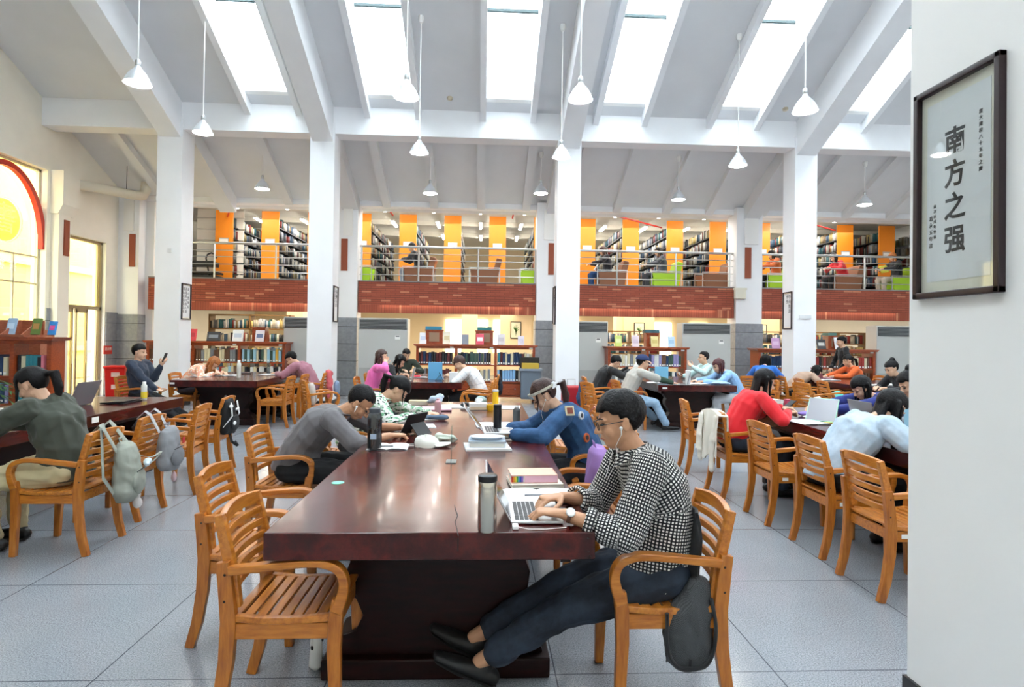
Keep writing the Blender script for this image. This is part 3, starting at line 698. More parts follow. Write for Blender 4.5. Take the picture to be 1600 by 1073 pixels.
LPS = [(215, 127, 7.8, 'first from the left of the nearest row of bright pendant lamps'), (635, 148, 7.8, 'second from the left of the nearest row of bright pendant lamps'), (907, 152, 7.8, 'pendant lamp hanging just right of the middle pillar, in the nearest row'), (1258, 170, 7.8, 'rightmost pendant lamp of the nearest row, in front of the fourth pillar'),
       (317, 205, 10.5, 'pendant lamp hanging in front of the right edge of the first pillar'), (655, 236, 10.5, 'pendant lamp of the middle row, dimmer, below the long rod left of centre'), (877, 243, 10.55, 'pendant lamp hanging in front of the top of the middle pillar'), (1153, 256, 10.6, 'pendant lamp of the middle row between the middle and fourth pillars'),
       (410, 293, 13.6, 'small far pendant lamp between the first two pillars'), (672, 300, 13.5, 'small far pendant lamp left of the middle of the low roof'), (845, 300, 13.5, 'small far pendant lamp just left of the middle pillar'), (1060, 310, 13.5, 'small far pendant lamp between the middle and fourth pillars'), (1351, 318, 13.5, 'small far pendant lamp right of the fourth pillar')]
for px, py, y, lb in LPS:
    p = D(px, py, y); pendant((p.x, p.y, p.z), roofz(y), lb, 'pendant lamps')
# ---- air conditioning cabinets
def acunit(x0, x1, label):
    y0 = 14.35; t = thing('air_conditioner', label, 'air conditioner', ((x0+x1)/2, y0+.22, 0), 0, 'grey floor standing air conditioners'); w = x1-x0; h = 1.93
    obj('body', MB().bb((-w/2, -.22, .03), (w/2, .22, h)), M_ACG, t, bevel=.012)
    m = MB().bb((-w/2+.03, -.232, h-.26), (w/2-.03, -.215, h-.03)); o = obj('grille', m, M_ACL, t)
    m = MB()
    for i in range(7): m.box((0, -.235, h-.24+i*.032), (w-.08, .012, .006), Matrix.Rotation(.4, 3, 'X'))
    obj('louvre', m, mat('grille_bar', '#8b8f90', .4), o)
    m = MB().bb((-w/2+.03, -.226, .1), (w/2-.03, -.218, .74)); obj('intake_panel', m, mat('intake_grey', '#a9aba9', .5), t)
    o = obj('control_panel', MB().bb((w/2-.3, -.232, 1.42), (w/2-.18, -.216, 1.52)), M_LABEL, t); obj('display', MB().bb((w/2-.285, -.235, 1.49), (w/2-.195, -.231, 1.51)), M_SCREEN, o)
    obj('plinth', MB().bb((-w/2+.02, -.2, 0), (w/2-.02, .2, .03)), M_BLACKM, t)
for a, b, lb in ((443, 519, 'grey air conditioner cabinet left of the second pillar, half hidden by it'), (560, 637, 'grey air conditioner cabinet right of the second pillar, behind the person in pink'), (873, 950, 'grey air conditioner cabinet right of the middle pillar, behind the black hoodie'), (1066, 1142, 'grey air conditioner cabinet left of the clad pilaster, behind the gesturing man'), (1370, 1446, 'grey air conditioner cabinet at the far right, cut by the big pillar')):
    acunit(D(a, 520, 14.35).x, D(b, 520, 14.35).x, lb)
# ---- low bookcases with books
BOOKM = {}
def book_proto(col):
    if col in BOOKM: return BOOKM[col]
    m = MB(); m.bb((-.5, 0, 0), (-.38, 1, 1)).bb((.38, 0, 0), (.5, 1, 1)); m.prism([(-.5, 0), (-.38, -.06), (.38, -.06), (.5, 0)], (0, 0, 0), (1, 0, 0), (0, 1, 0), (0, 0, 1))
    m.bb((-.38, 0, .02), (.38, .97, .97), 1)
    m.bb((-.3, -.075, .07), (.3, -.055, .19), 2)
    me = mkmesh(m, [mat('cover_'+col, {'black': '#1e2228', 'navy': '#1f3a5f', 'green': '#3e5a50', 'teal': '#2f8290', 'pale blue': '#9fcbe0', 'cream': '#d9cfae', 'red': '#a5342e', 'maroon': '#5f2426', 'grey': '#83878c', 'white': '#e6e6e2', 'yellow': '#d9a63a', 'brown': '#6b4a36', 'lilac': '#9a94c4', 'sky blue': '#8fc0ea', 'pink': '#dd7f90'}[col], .5), M_PAPER, M_LABEL]); BOOKM[col] = me; return me
ORD = 'first second third fourth fifth sixth seventh eighth ninth tenth eleventh twelfth thirteenth fourteenth fifteenth sixteenth seventeenth eighteenth nineteenth twentieth'.split()
ORD += ['twenty-'+q for q in ORD[:9]]+['thirtieth']+['thirty-'+q for q in ORD[:9]]+['fortieth']+['forty-'+q for q in ORD[:9]]
BN = {}
def books(x0, x1, y, z, hgt, pal, where, group, step=.068, dark=0):
    x = x0; i = 0
    while x < x1-step*.6:
        th = step*random.uniform(.72, 1.15)
        if x+th > x1: break
        c = random.choice(pal); h = hgt*random.uniform(.86, 1.0); d = .19
        o = bpy.data.objects.new('book', book_proto(c)); COL.objects.link(o)
        o.location = (x+th/2, y, z); o.scale = (th*.95, d, h)
        BN[where] = BN.get(where, 0)+1; o['label'] = '%s book, %s from the left %s' % (c, ORD[BN[where]-1], where); o['category'] = 'book'; o['group'] = group; x += th
def bookcase(px0, px1, yf, units, label, where, pals, feat=(), h=1.33, x0=None, x1=None, sign=True, dp=.22):
    if x0 is None: x0 = D(px0, 560, yf).x; x1 = D(px1, 560, yf).x
    w = x1-x0; t = thing('bookcase', label, 'bookcase', ((x0+x1)/2, yf+dp, 0), 0, 'low reddish wooden bookcases'); uw = w/units
    m = MB()
    for k in range(units+1):
        xx = -w/2+k*uw; xx = min(max(xx, -w/2+.03), w/2-.03); m.bb((xx-.03, -dp, 0), (xx+.03, dp, h-.04))
    m.bb((-w/2, -dp, .1), (w/2, dp, .14)).bb((-w/2+.03, dp-.02, .1), (w/2-.03, dp, .48)); obj('carcass', m, M_CASE, t)
    m = MB().prism([(-w/2-.03, h-.05), (w/2+.03, h-.05), (w/2+.07, h), (-w/2-.07, h)], (0, -dp-.05, 0), (1, 0, 0), (0, 0, 1), (0, 2*dp+.1, 0)); obj('top_board', m, M_CASE, t, bevel=.004)
    for z in (.47, .86): obj('shelf', MB().bb((-w/2+.03, -dp+.01, z-.03), (w/2-.03, dp-.01, z)), M_CASE, t)
    obj('cornice', MB().bb((-w/2, -dp-.005, h-.1), (w/2, -dp+.015, h-.05)), M_CASE, t)
    for k in range(units):
        xx = -w/2+k*uw; d_ = obj('drawer', MB().bb((xx+.05, -dp-.008, .15), (xx+uw-.05, -dp+.02, .42)), M_CASE, t, bevel=.004); obj('knob', MB().sph((xx+uw/2, -dp-.015, .3), .014, 8), M_STEEL, d_, smooth=True)
    for k in range(units):
        xx = x0+k*uw+.045; xe = x0+(k+1)*uw-.045
        books(xx, xe-.02, yf+.05, .861, .30, pals[(2*k) % len(pals)], 'on the upper shelf, '+where, 'books on the upper shelf of '+where)
        books(xx, xe-.02, yf+.05, .471, .29, pals[(2*k+1) % len(pals)], 'on the lower shelf, '+where, 'books on the lower shelf of '+where)
    if sign:
        for k in range(units): obj('number_plate', MB().bb((-w/2+(k+1)*uw-.14, -dp-.012, h-.09), (-w/2+(k+1)*uw-.06, -dp-.005, h-.055)), M_LABEL, t)
    return t
DK = ['black', 'black', 'navy', 'green', 'maroon', 'black', 'navy']
bookcase(228, 445, 13.95, 3, 'low reddish bookcase against the left wall of the hall, between the first and second pillars', 'case between the left pillars', [['brown', 'grey'], ['red', 'white'], ['brown', 'brown', 'cream', 'grey'], ['pale blue', 'red', 'cream'], ['black', 'green', 'pale blue', 'cream', 'yellow', 'pale blue'], ['cream', 'black', 'black', 'white']])
bookcase(650, 836, 13.95, 3, 'low reddish bookcase behind the person in the white t-shirt', 'case behind the white t-shirt', [DK, ['cream', 'brown', 'grey', 'maroon'], ['black', 'green', 'green', 'navy'], ['brown', 'cream', 'grey'], ['navy', 'maroon', 'cream', 'teal', 'white', 'navy'], ['sky blue', 'sky blue', 'sky blue', 'white', 'black']])
bookcase(950, 1073, 13.95, 2, 'low reddish bookcase behind the navy cap, between two air conditioners', 'case behind the navy cap', [['grey', 'white', 'cream'], ['black', 'grey', 'white'], ['lilac', 'navy', 'green', 'brown', 'white', 'navy'], ['lilac', 'navy', 'white', 'green']])
bookcase(1185, 1252, 13.95, 1, 'low reddish bookcase left of the fourth pillar', 'case left of the fourth pillar', [['navy'], ['navy']])
bookcase(1268, 1368, 14.2, 2, 'low reddish bookcase behind the standing man in black', 'case behind the standing man', [['red', 'brown', 'black'], ['cream', 'brown'], ['red', 'cream', 'brown'], ['brown', 'maroon']])
bL = bookcase(0, 0, 8.75, 2, 'wooden bookcase beneath the arched window at the left edge', 'case beneath the arched window', [['white', 'navy', 'pale blue', 'teal', 'brown', 'grey', 'black', 'cream'], ['teal', 'navy', 'sky blue', 'red', 'lilac', 'brown'], ['white', 'cream', 'black', 'teal', 'pink', 'brown', 'navy'], ['teal', 'teal', 'green']], h=1.42, x0=-7.22, x1=-6.14, sign=False, dp=.14)
obj('side_panel', MB().bb((-.76, -.3, 0), (-.55, .14, 1.38)), M_CASE, bL)
m = MB().bb((-1.6, -.2, 1.42), (.2, .22, 1.45)).bb((-1.6, .18, 1.45), (.2, .21, 1.66))
for x in (-.62, -.12, .16): m.prism([(-.2, 1.45), (.2, 1.45), (.2, 1.66), (.12, 1.66)], (x, 0, 0), (0, 1, 0), (0, 0, 1), (.02, 0, 0))
obj('display_rack', m, M_PANEL, bL)
struct('wall_panel', MB().bb((-9, 9.6, 0), (-6.9, 9.9, 1.52)).bb((-9, 8.9, 0), (-7.8, 9.6, 1.4)), M_PANEL)
# face-out books and boxes on top of the low cases
def faceout(px, py, y, w, h, col, label, tilt=.25, col2=None, group='books propped on top of the low bookcases'):
    p = D(px, py, y); R = Matrix.Rotation(tilt, 3, 'X')*1
    m = MB().box(V((0, 0, h/2*math.cos(tilt))), (w, .025, h), Matrix.Rotation(-tilt, 3, 'X')); m.box(V((0, -.016, h*.62*math.cos(tilt))) if tilt == 0 else R.inverted() @ V((0, -.0135, 0))+V((0, 0, h/2*math.cos(tilt))), (w*.7, .004, h*.35), Matrix.Rotation(-tilt, 3, 'X'), 1)
    o = obj('propped_book', m, [mat('cover_'+label[:18], col, .5), mat('art_'+label[:18], col2 or '#d9d9dc', .5)], loc=(p.x, y, p.z), label=label, cat='book', group=group); return o
ztop = 1.331
def prop(px, y, w, h, col, label, col2=None, z=1.331, **k):
    p = D(px, 530, y); o = faceout(px, 530, y, w, h, col, label, col2=col2, **k); o.location = (p.x, y, z); return o
prop(300, 14.1, .2, .28, '#e0455a', 'pink book propped at the left end of the case right of the first pillar', '#c2334a')
prop(334, 14.1, .3, .22, '#3d424c', 'dark landscape book propped on the bookcase right of the first pillar', '#8c98a8')
prop(372, 14.1, .24, .28, '#eef0f4', 'white book propped on the bookcase left of the second pillar', '#c9d4e6')
prop(406, 14.1, .2, .27, '#e9e3ea', 'white book with a blue band propped near the grey cabinet', '#6c7ea5')
prop(661, 14.1, .16, .27, '#f0f1f3', 'white book propped at the left end of the centre case', '#9fb3c6')
prop(698, 14.1, .17, .3, '#f1ead6', 'cream book propped between the two wooden display stands', '#d8caa0')
prop(727, 14.1, .16, .24, '#8f97a5', 'grey book propped near the middle of the centre case', '#8f97a5')
prop(750, 13.95, .18, .26, '#e5546a', 'red and white book propped before the right display stand', '#f4eef0')
prop(783, 14.1, .18, .26, '#dcd9dc', 'pale grey book propped right of the display stands', '#c9c4cb')
prop(814, 14.1, .15, .22, '#e2e0f0', 'pale lilac book propped at the right end of the centre case', '#cfccdf')
prop(966, 14.1, .17, .27, '#cfe07a', 'lime green book propped behind the black hoodie', '#e7efb0')
prop(993, 14.1, .17, .27, '#e4d7e2', 'pale pink book propped behind the navy cap', '#d6c3d4')
prop(1023, 14.1, .18, .26, '#e9dc9a', 'pale yellow book propped on the case behind the cap', '#d8c77b')
prop(1049, 14.1, .17, .26, '#c6e0f4', 'light blue book propped at the right end of the case behind the cap', '#a6cce9')
prop(1212, 14.1, .2, .26, '#c9a2cf', 'purple book propped on the case left of the fourth pillar', '#ddc4e2')
prop(1283, 14.3, .22, .24, '#4b4d52', 'dark open book propped right of the fourth pillar', '#d9d9d4')
prop(1310, 14.3, .2, .3, '#eff1f3', 'white book propped left of the standing man', '#dfe3e8')
prop(18, 8.85, .12, .24, '#9fbdd9', 'pale blue book propped on the bookcase beneath the arched window', '#c6dbee', z=1.451)
prop(57, 8.85, .12, .24, '#5d7a38', 'green book propped on the bookcase beneath the arched window', '#b98a4a', z=1.451)
prop(82, 8.85, .1, .2, '#2f8bd6', 'blue and pink book propped at the right end of the left bookcase', '#e0559a', z=1.451)
def stand(px, y, w, label):
    p = D(px, 530, y); t = thing('display_stand', label, 'display stand', (p.x, y, 1.331), 0, 'wooden display stands on the centre bookcase')
    obj('box', MB().bb((-w/2, -.12, 0), (w/2, .12, .31)), M_CASE, t, bevel=.004); obj('front_panel', MB().bb((-w/2+.08, -.126, .06), (w/2-.08, -.118, .27)), mat('frosted_panel', '#9c7f68', .4), t); obj('lid', MB().bb((-w/2-.02, -.14, .31), (w/2+.02, .14, .335)), M_CASE, t)
    return t
stand(679, 14.2, .4, 'wooden display stand left of the cream propped book'); stand(757, 14.2, .42, 'wooden display stand behind the red propped book'); stand(437-30, 14.35, .3, 'wooden display stand near the second pillar'); stand(1017, 14.35, .3, 'wooden display stand behind the navy cap'); stand(1296, 14.5, .2, 'wooden display stand right of the fourth pillar')
def fbox(px, y, z, w, h, col, label, d=.25):
    p = D(px, 520, y); obj('archive_box', MB().bb((-w/2, -d/2, 0), (w/2, d/2, h)), mat('box_'+col, col, .6), loc=(p.x, y, z), bevel=.004, label=label, cat='box', group='flat boxes on the display stands')
fbox(678, 14.2, 1.666, .38, .08, '#3f8fae', 'flat blue box on the left wooden display stand'); fbox(757, 14.2, 1.666, .34, .08, '#2f7f80', 'flat teal box on the right wooden display stand'); fbox(1017, 14.35, 1.666, .36, .08, '#3e6570', 'flat dark teal box behind the navy cap'); fbox(1296, 14.5, 1.666, .22, .07, '#5e8c86', 'flat grey green box right of the fourth pillar')
# ---- tall cases seen beyond, one object of books per room side is countless
def tallcase(x0, x1, y, h, label):
    t = thing('tall_bookcase', label, 'bookcase', ((x0+x1)/2, y, 0), 0, 'tall bookcases of the ground floor stacks'); w = x1-x0; m = MB()
    n = max(1, round(w/.9)); mw = mat('olive_case_wood', '#7a5a30', .5)
    for k in range(n+1): m.bb((-w/2+k*w/n-.02, -.17, 0), (-w/2+k*w/n+.02, .17, h))
    obj('carcass', m, mw, t)
    for z in np.arange(.1, h+.01, (h-.1)/5): obj('shelf', MB().bb((-w/2, -.17, z-.03), (w/2, .17, z)), mw, t)
    return [(x0+k*w/n+.03, x0+(k+1)*w/n-.03, y-.16, z+.002) for z in np.arange(.1, h-.1, (h-.1)/5) for k in range(n)]
FLOORB = []
for a in ((-7.6, -5.4, 17.0, 2.05, 'tall bookcase seen above the low case right of the first pillar'), (-5.0, -4.2, 18.2, 1.95, 'narrow tall bookcase with red books left of the second pillar'), (-4.75, -4.3, 15.6, 1.6, 'narrow dark bookcase beside the leftmost grey cabinet'), (2.6, 5.2, 17.5, 1.75, 'tall bookcase behind the low case with the navy cap'), (8.2, 11.5, 17.5, 1.8, 'tall bookcase behind the standing man')): FLOORB += tallcase(*a)
# ---- upper floor stacks
def stack():
    t = thing('book_stack', 'x', 'bookshelf'); Ld = 4.6
    obj('end_panel', MB().bb((-.24, -.02, 0), (.24, .02, 2.2)), M_ORANGE, t, bevel=.003)
    o = obj('label_holder', MB().bb((-.13, -.035, 1.28), (.13, -.02, 1.43)), M_STEEL, t); obj('label_card', MB().bb((-.115, -.038, 1.295), (.115, -.0345, 1.4)), M_LABEL, o)
    for z in (.12, .45, .78, 1.11, 1.44, 1.77): obj('shelf', MB().bb((-.22, .03, z-.025), (.22, Ld, z)), M_BLACKM, t)
    m = MB().bb((-.01, .03, 0), (.01, Ld, 1.85))
    for y in (.04, 1.0, 2.0, 3.0, 4.0, Ld-.03): m.bb((-.03, y, 0), (.03, y+.03, 2.1))
    obj('upright', m, M_BLACKM, t); return t
SX = [D(px, 400, 16.9).x for px in (350, 422, 494, 566, 637, 707, 777, 847, 917, 985, 1054, 1121, 1190, 1256, 1320, 1385, 1450)]
names = ['leftmost orange ended bookshelf upstairs, right of the first pillar', 'orange ended bookshelf upstairs left of the second pillar', 'orange ended bookshelf upstairs mostly behind the second pillar', 'orange ended bookshelf upstairs at the left end of the middle balcony', 'orange ended bookshelf upstairs left of the middle of the central balcony', 'orange ended bookshelf upstairs at the middle of the central balcony', 'orange ended bookshelf upstairs right of the middle of the central balcony', 'orange ended bookshelf upstairs at the right end of the central balcony', 'orange ended bookshelf upstairs just right of the middle pillar', 'orange ended bookshelf upstairs left of the person reading in the green chair', 'orange ended bookshelf upstairs right of the person reading in the green chair', 'orange ended bookshelf upstairs left of the cream pilaster', 'orange ended bookshelf upstairs left of the fourth pillar', 'orange ended bookshelf upstairs hidden by the fourth pillar', 'orange ended bookshelf upstairs above the person in the red jacket', 'orange ended bookshelf upstairs behind the red haired reader', 'orange ended bookshelf upstairs behind the big foreground pillar']
st0 = stack(); BK = []
for i, x in enumerate(SX):
    if i in (13, 16): continue
    s_ = st0 if i == 0 else dup(st0)
    s_.location = (x, 16.9, FZ); s_['label'] = names[i]; s_['group'] = 'orange ended bookshelves upstairs'
    if i == 0:
        kids(s_)
# mass of shelved books (uncountable): boxes with a colour attribute
rnd = np.random.RandomState(3)
PALN = np.array([[.78, .77, .72], [.85, .85, .83], [.62, .60, .55], [.35, .36, .38], [.50, .42, .30], [.20, .30, .40], [.45, .12, .10], [.70, .62, .40], [.12, .13, .15], [.15, .35, .38], [.66, .68, .72]])**2.2
bx = []
for i, x in enumerate(SX):
    for side in (-1, 1):
        for z in (.12, .45, .78, 1.11, 1.44, 1.77):
            y = .06
            while y < 4.5:
                th = rnd.uniform(.03, .065)
                if rnd.rand() < .06: y += .12
                h = rnd.uniform(.19, .28); d = rnd.uniform(.14, .2); xa = x+side*(.205-rnd.uniform(0, .02)); xb = x+side*.036
                bx.append((min(xa, xb), 16.9+y, FZ+z+.002, max(xa, xb), 16.9+y+th*.93, FZ+z+h)); y += th
for (xa, xb, y, z) in FLOORB:
    x = xa
    while x < xb-.05:
        th = rnd.uniform(.03, .06)
        if x+th > xb: break
        bx.append((x, y, z, x+th*.93, y+.2, z+rnd.uniform(.2, .28))); x += th
bx = np.array(bx); nb = len(bx)
idx = np.array([[0, 1, 2], [3, 1, 2], [3, 4, 2], [0, 4, 2], [0, 1, 5], [3, 1, 5], [3, 4, 5], [0, 4, 5]])
vv = bx[:, idx].reshape(-1, 3)
fq = np.array([[0, 3, 2, 1], [4, 5, 6, 7], [0, 1, 5, 4], [1, 2, 6, 5], [2, 3, 7, 6], [3, 0, 4, 7]])
ff = (np.arange(nb)[:, None, None]*8+fq[None]).reshape(-1, 4)
me = bpy.data.meshes.new('shelved_books'); me.vertices.add(len(vv)); me.vertices.foreach_set('co', vv.ravel())
me.loops.add(ff.size); me.loops.foreach_set('vertex_index', ff.ravel().astype(np.int32)); me.polygons.add(len(ff)); me.polygons.foreach_set('loop_start', np.arange(0, ff.size, 4, dtype=np.int32))
me.update(calc_edges=True)
ca = me.attributes.new('Col', 'FLOAT_COLOR', 'POINT'); runs = np.repeat(rnd.randint(0, len(PALN), nb//3+1), 3)[:nb]; runs = np.where(rnd.rand(nb) < .35, rnd.randint(0, len(PALN), nb), runs)
cc = np.ones((nb, 4)); cc[:, :3] = PALN[runs]*rnd.uniform(.8, 1.1, (nb, 1)); ca.data.foreach_set('color', np.repeat(cc, 8, axis=0).ravel())
g = NG('shelved_covers'); a = g.n('Attribute'); a.attribute_name = 'Col'; g.out(a.outputs['Color'], .6); me.materials.append(g.m)
o = bpy.data.objects.new('shelved_books', me); COL.objects.link(o); setp(o, 'countless pale and dark books filling the black shelves of the stacks behind the balconies', 'books', kind='stuff')
# ---- railings of the upper floor
def railing(x0, x1, posts, label):
    t = thing('balcony_railing', label, 'railing', (x0, BY, 2.9), 0, 'stainless balcony railings'); L = x1-x0
    obj('handrail', MB().tube([(0, 0, .88), (L, 0, .88)], .03, 12), M_STEEL, t, smooth=True)
    for z in (.16, .35, .54, .7): obj('rail', MB().tube([(0, 0, z), (L, 0, z)], .011, 8), M_STEEL, t, smooth=True)
    for px in posts: x = D(px, 420, BY).x-x0; obj('post', MB().tube([(x, 0, 0), (x, 0, .87)], .024, 8), M_STEEL, t, smooth=True)
railing(-8.2, -3.7, (335, 431), 'stainless railing above the leftmost brick balcony'); railing(-3.16, 1.31, (565, 654, 747, 836), 'stainless railing above the central brick balcony'); railing(1.92, 6.6, (964, 1056, 1140), 'stainless railing above the brick balcony right of the middle pillar'); railing(7.2, 13, (1190, 1351, 1440), 'stainless railing above the rightmost brick balcony')
# lounge chairs upstairs
M_GREEN = mat('lime_leather', '#a9d62a', .45); M_BRN = mat('brown_leather', '#8a5a3c', .5)
def lounge(px, y, mt, label, rz=0, cn='brown'):
    x = D(px, 430, y).x; t = thing('lounge_chair', label, 'chair', (x, y, FZ), rz, 'lounge chairs along the balcony')
    obj('seat_cushion', MB().bb((-.3, -.27, .22), (.36, .27, .42)), mt, t, bevel=.03); obj('back_cushion', MB().box((-.32, 0, .56), (.16, .56, .6), Matrix.Rotation(-.25, 3, 'Y')), mt, t, bevel=.03)
    for s in (-1, 1):
        o = obj('side_panel', MB().prism([(-.33, .12), (.33, .2), (.38, .56), (-.38, .56)], (0, s*.3-.015, 0), (1, 0, 0), (0, 0, 1), (0, .03, 0)), mt, t)
        obj('frame', MB().tube([(-.4, s*.3, 0), (-.4, s*.3, .59), (.4, s*.3, .59), (.4, s*.3, 0)], [(.014, .014)]*4, square=True, up=V((0, 1, 0))), M_STEEL, t)
for a in ((648, 15.95, M_BRN, 'brown lounge chair upstairs under the dark clothed reader, left in the central balcony', PI), (757, 15.95, M_BRN, 'brown lounge chair upstairs with a black bag, right part of the central balcony', PI), (560, 15.95, M_GREEN, 'lime green lounge chair upstairs at the left end of the central balcony', 0), (835, 15.95, M_GREEN, 'lime green lounge chair upstairs at the right end of the central balcony', PI), (953, 15.95, M_BRN, 'brown lounge chair upstairs just right of the middle pillar', PI), (1036, 15.95, M_GREEN, 'lime green lounge chair upstairs in which a dark haired person reads', PI), (1114, 15.95, M_BRN, 'brown lounge chair upstairs with a pale bag, left of the cream pilaster', PI), (1213, 15.95, M_GREEN, 'lime green lounge chair upstairs left of the fourth pillar', PI), (1316, 15.95, M_BRN, 'brown lounge chair upstairs in which the person in red sits', PI), (1404, 15.95, M_GREEN, 'lime green lounge chair upstairs at the far right', PI)):
    lounge(a[0]+(7 if a[0] == 648 else 0), a[1], a[2], a[3], a[4])
# ================================================================ people
def fuse(mb, voxel, mats, smooth=2, disp=None):
    me = mkmesh(mb, mats); o = bpy.data.objects.new('tmp', me); COL.objects.link(o)
    r = o.modifiers.new('r', 'REMESH'); r.mode = 'VOXEL'; r.voxel_size = voxel; r.adaptivity = 0
    if smooth: s = o.modifiers.new('s', 'SMOOTH'); s.factor = .5; s.iterations = smooth
    dg = bpy.context.evaluated_depsgraph_get(); out = bpy.data.meshes.new_from_object(o.evaluated_get(dg)); bpy.data.objects.remove(o)
    if not out.materials:
        for m in (mats if isinstance(mats, (list, tuple)) else [mats]): out.materials.append(m)
    if disp:
        n = len(out.vertices); co = np.empty(n*3); out.vertices.foreach_get('co', co); co = co.reshape(-1, 3)
        no = np.empty(n*3); out.vertex_normals.foreach_get('vector', no); no = no.reshape(-1, 3)
        co = disp(co, no); out.vertices.foreach_set('co', co.ravel())
    out.shade_smooth(); out.update(); return out
def wr(amp, sc=9, seed=0.0, st=(1, 1, 1)):       # cloth folds
    def f(co, no):
        d = np.zeros(len(co)); p = co*np.array(st)*sc+seed
        rs = np.random.RandomState(int(seed*10)+5)
        for k in range(7):
            v = rs.normal(size=3); v /= np.linalg.norm(v); w2 = rs.normal(size=3)*.6
            d += np.sin(p@v*(1.4+k*.55)+2.2*np.sin(p@w2*1.3+k)+k*1.7)/(1+k*.25)
        d = np.tanh(d*.8)
        return co+no*(d*amp)[:, None]
    return f
def two_bone(a, c, l1, l2, pole):
    d = c-a; L = min(d.length, (l1+l2)*.995)
    dn = d.normalized(); c2 = a+dn*L; x = (l1*l1-l2*l2+L*L)/(2*L); h = math.sqrt(max(l1*l1-x*x, 0))
    p = pole-dn*pole.dot(dn); p.normalize(); return a+dn*x+p*h, c2
def hand(mb, w, d, nrm, side, curl, k=1.0, fr=.0085):
    """w wrist, d direction, nrm = palm-facing direction, side = thumb side"""
    d = d.normalized(); nrm = (nrm-d*nrm.dot(d)).normalized(); s = d.cross(nrm).normalized()
    if s.dot(side) < 0: s = -s
    mb.tube([w-d*.02*k, w+d*.02*k, w+d*.055*k, w+d*.088*k], [(.021*k, .02*k), (.028*k, .018*k), (.038*k, .0155*k), (.037*k, .013*k)], 10, up=nrm, cap='round')
    for i, (off, L) in enumerate(((.029, .072), (.010, .080), (-.010, .075), (-.028, .060))):
        p = w+d*(.086-.004*abs(i-1))*k+s*off*k; c = math.radians(curl*(1+.12*i)); pts = [p]; a = c*.25; f = d+s*(off*.9)
        for j, q in enumerate((.45, .32, .25)):
            a += c*(.35 if j else .3); v = (f.normalized()*math.cos(a)+nrm*math.sin(a)); pts.append(pts[-1]+v*L*q*k)
        mb.tube(pts, [fr*1.08*k, fr*k, fr*.95*k, fr*.8*k], 8, cap='round')
    t0 = w+d*.022*k+s*.022*k; t1 = t0+(d*.55+s*.65+nrm*.35).normalized()*.042*k; t2 = t1+(d*.85+s*.3+nrm*.4).normalized()*.032*k; t3 = t2+(d*.95+nrm*.25).normalized()*.024*k
    mb.tube([t0, t1, t2, t3], [.014*k, .0115*k, .0105*k, .008*k], 8, cap='round')
HAIRS = {'black': M_HAIR, 'brown': M_HAIRB, 'orange': M_HAIRO, 'red': M_HAIRR}
LV = {0: (.0105, .015, .011), 1: (.0075, .010, .008), 2: (.0048, .0065, .0055)}
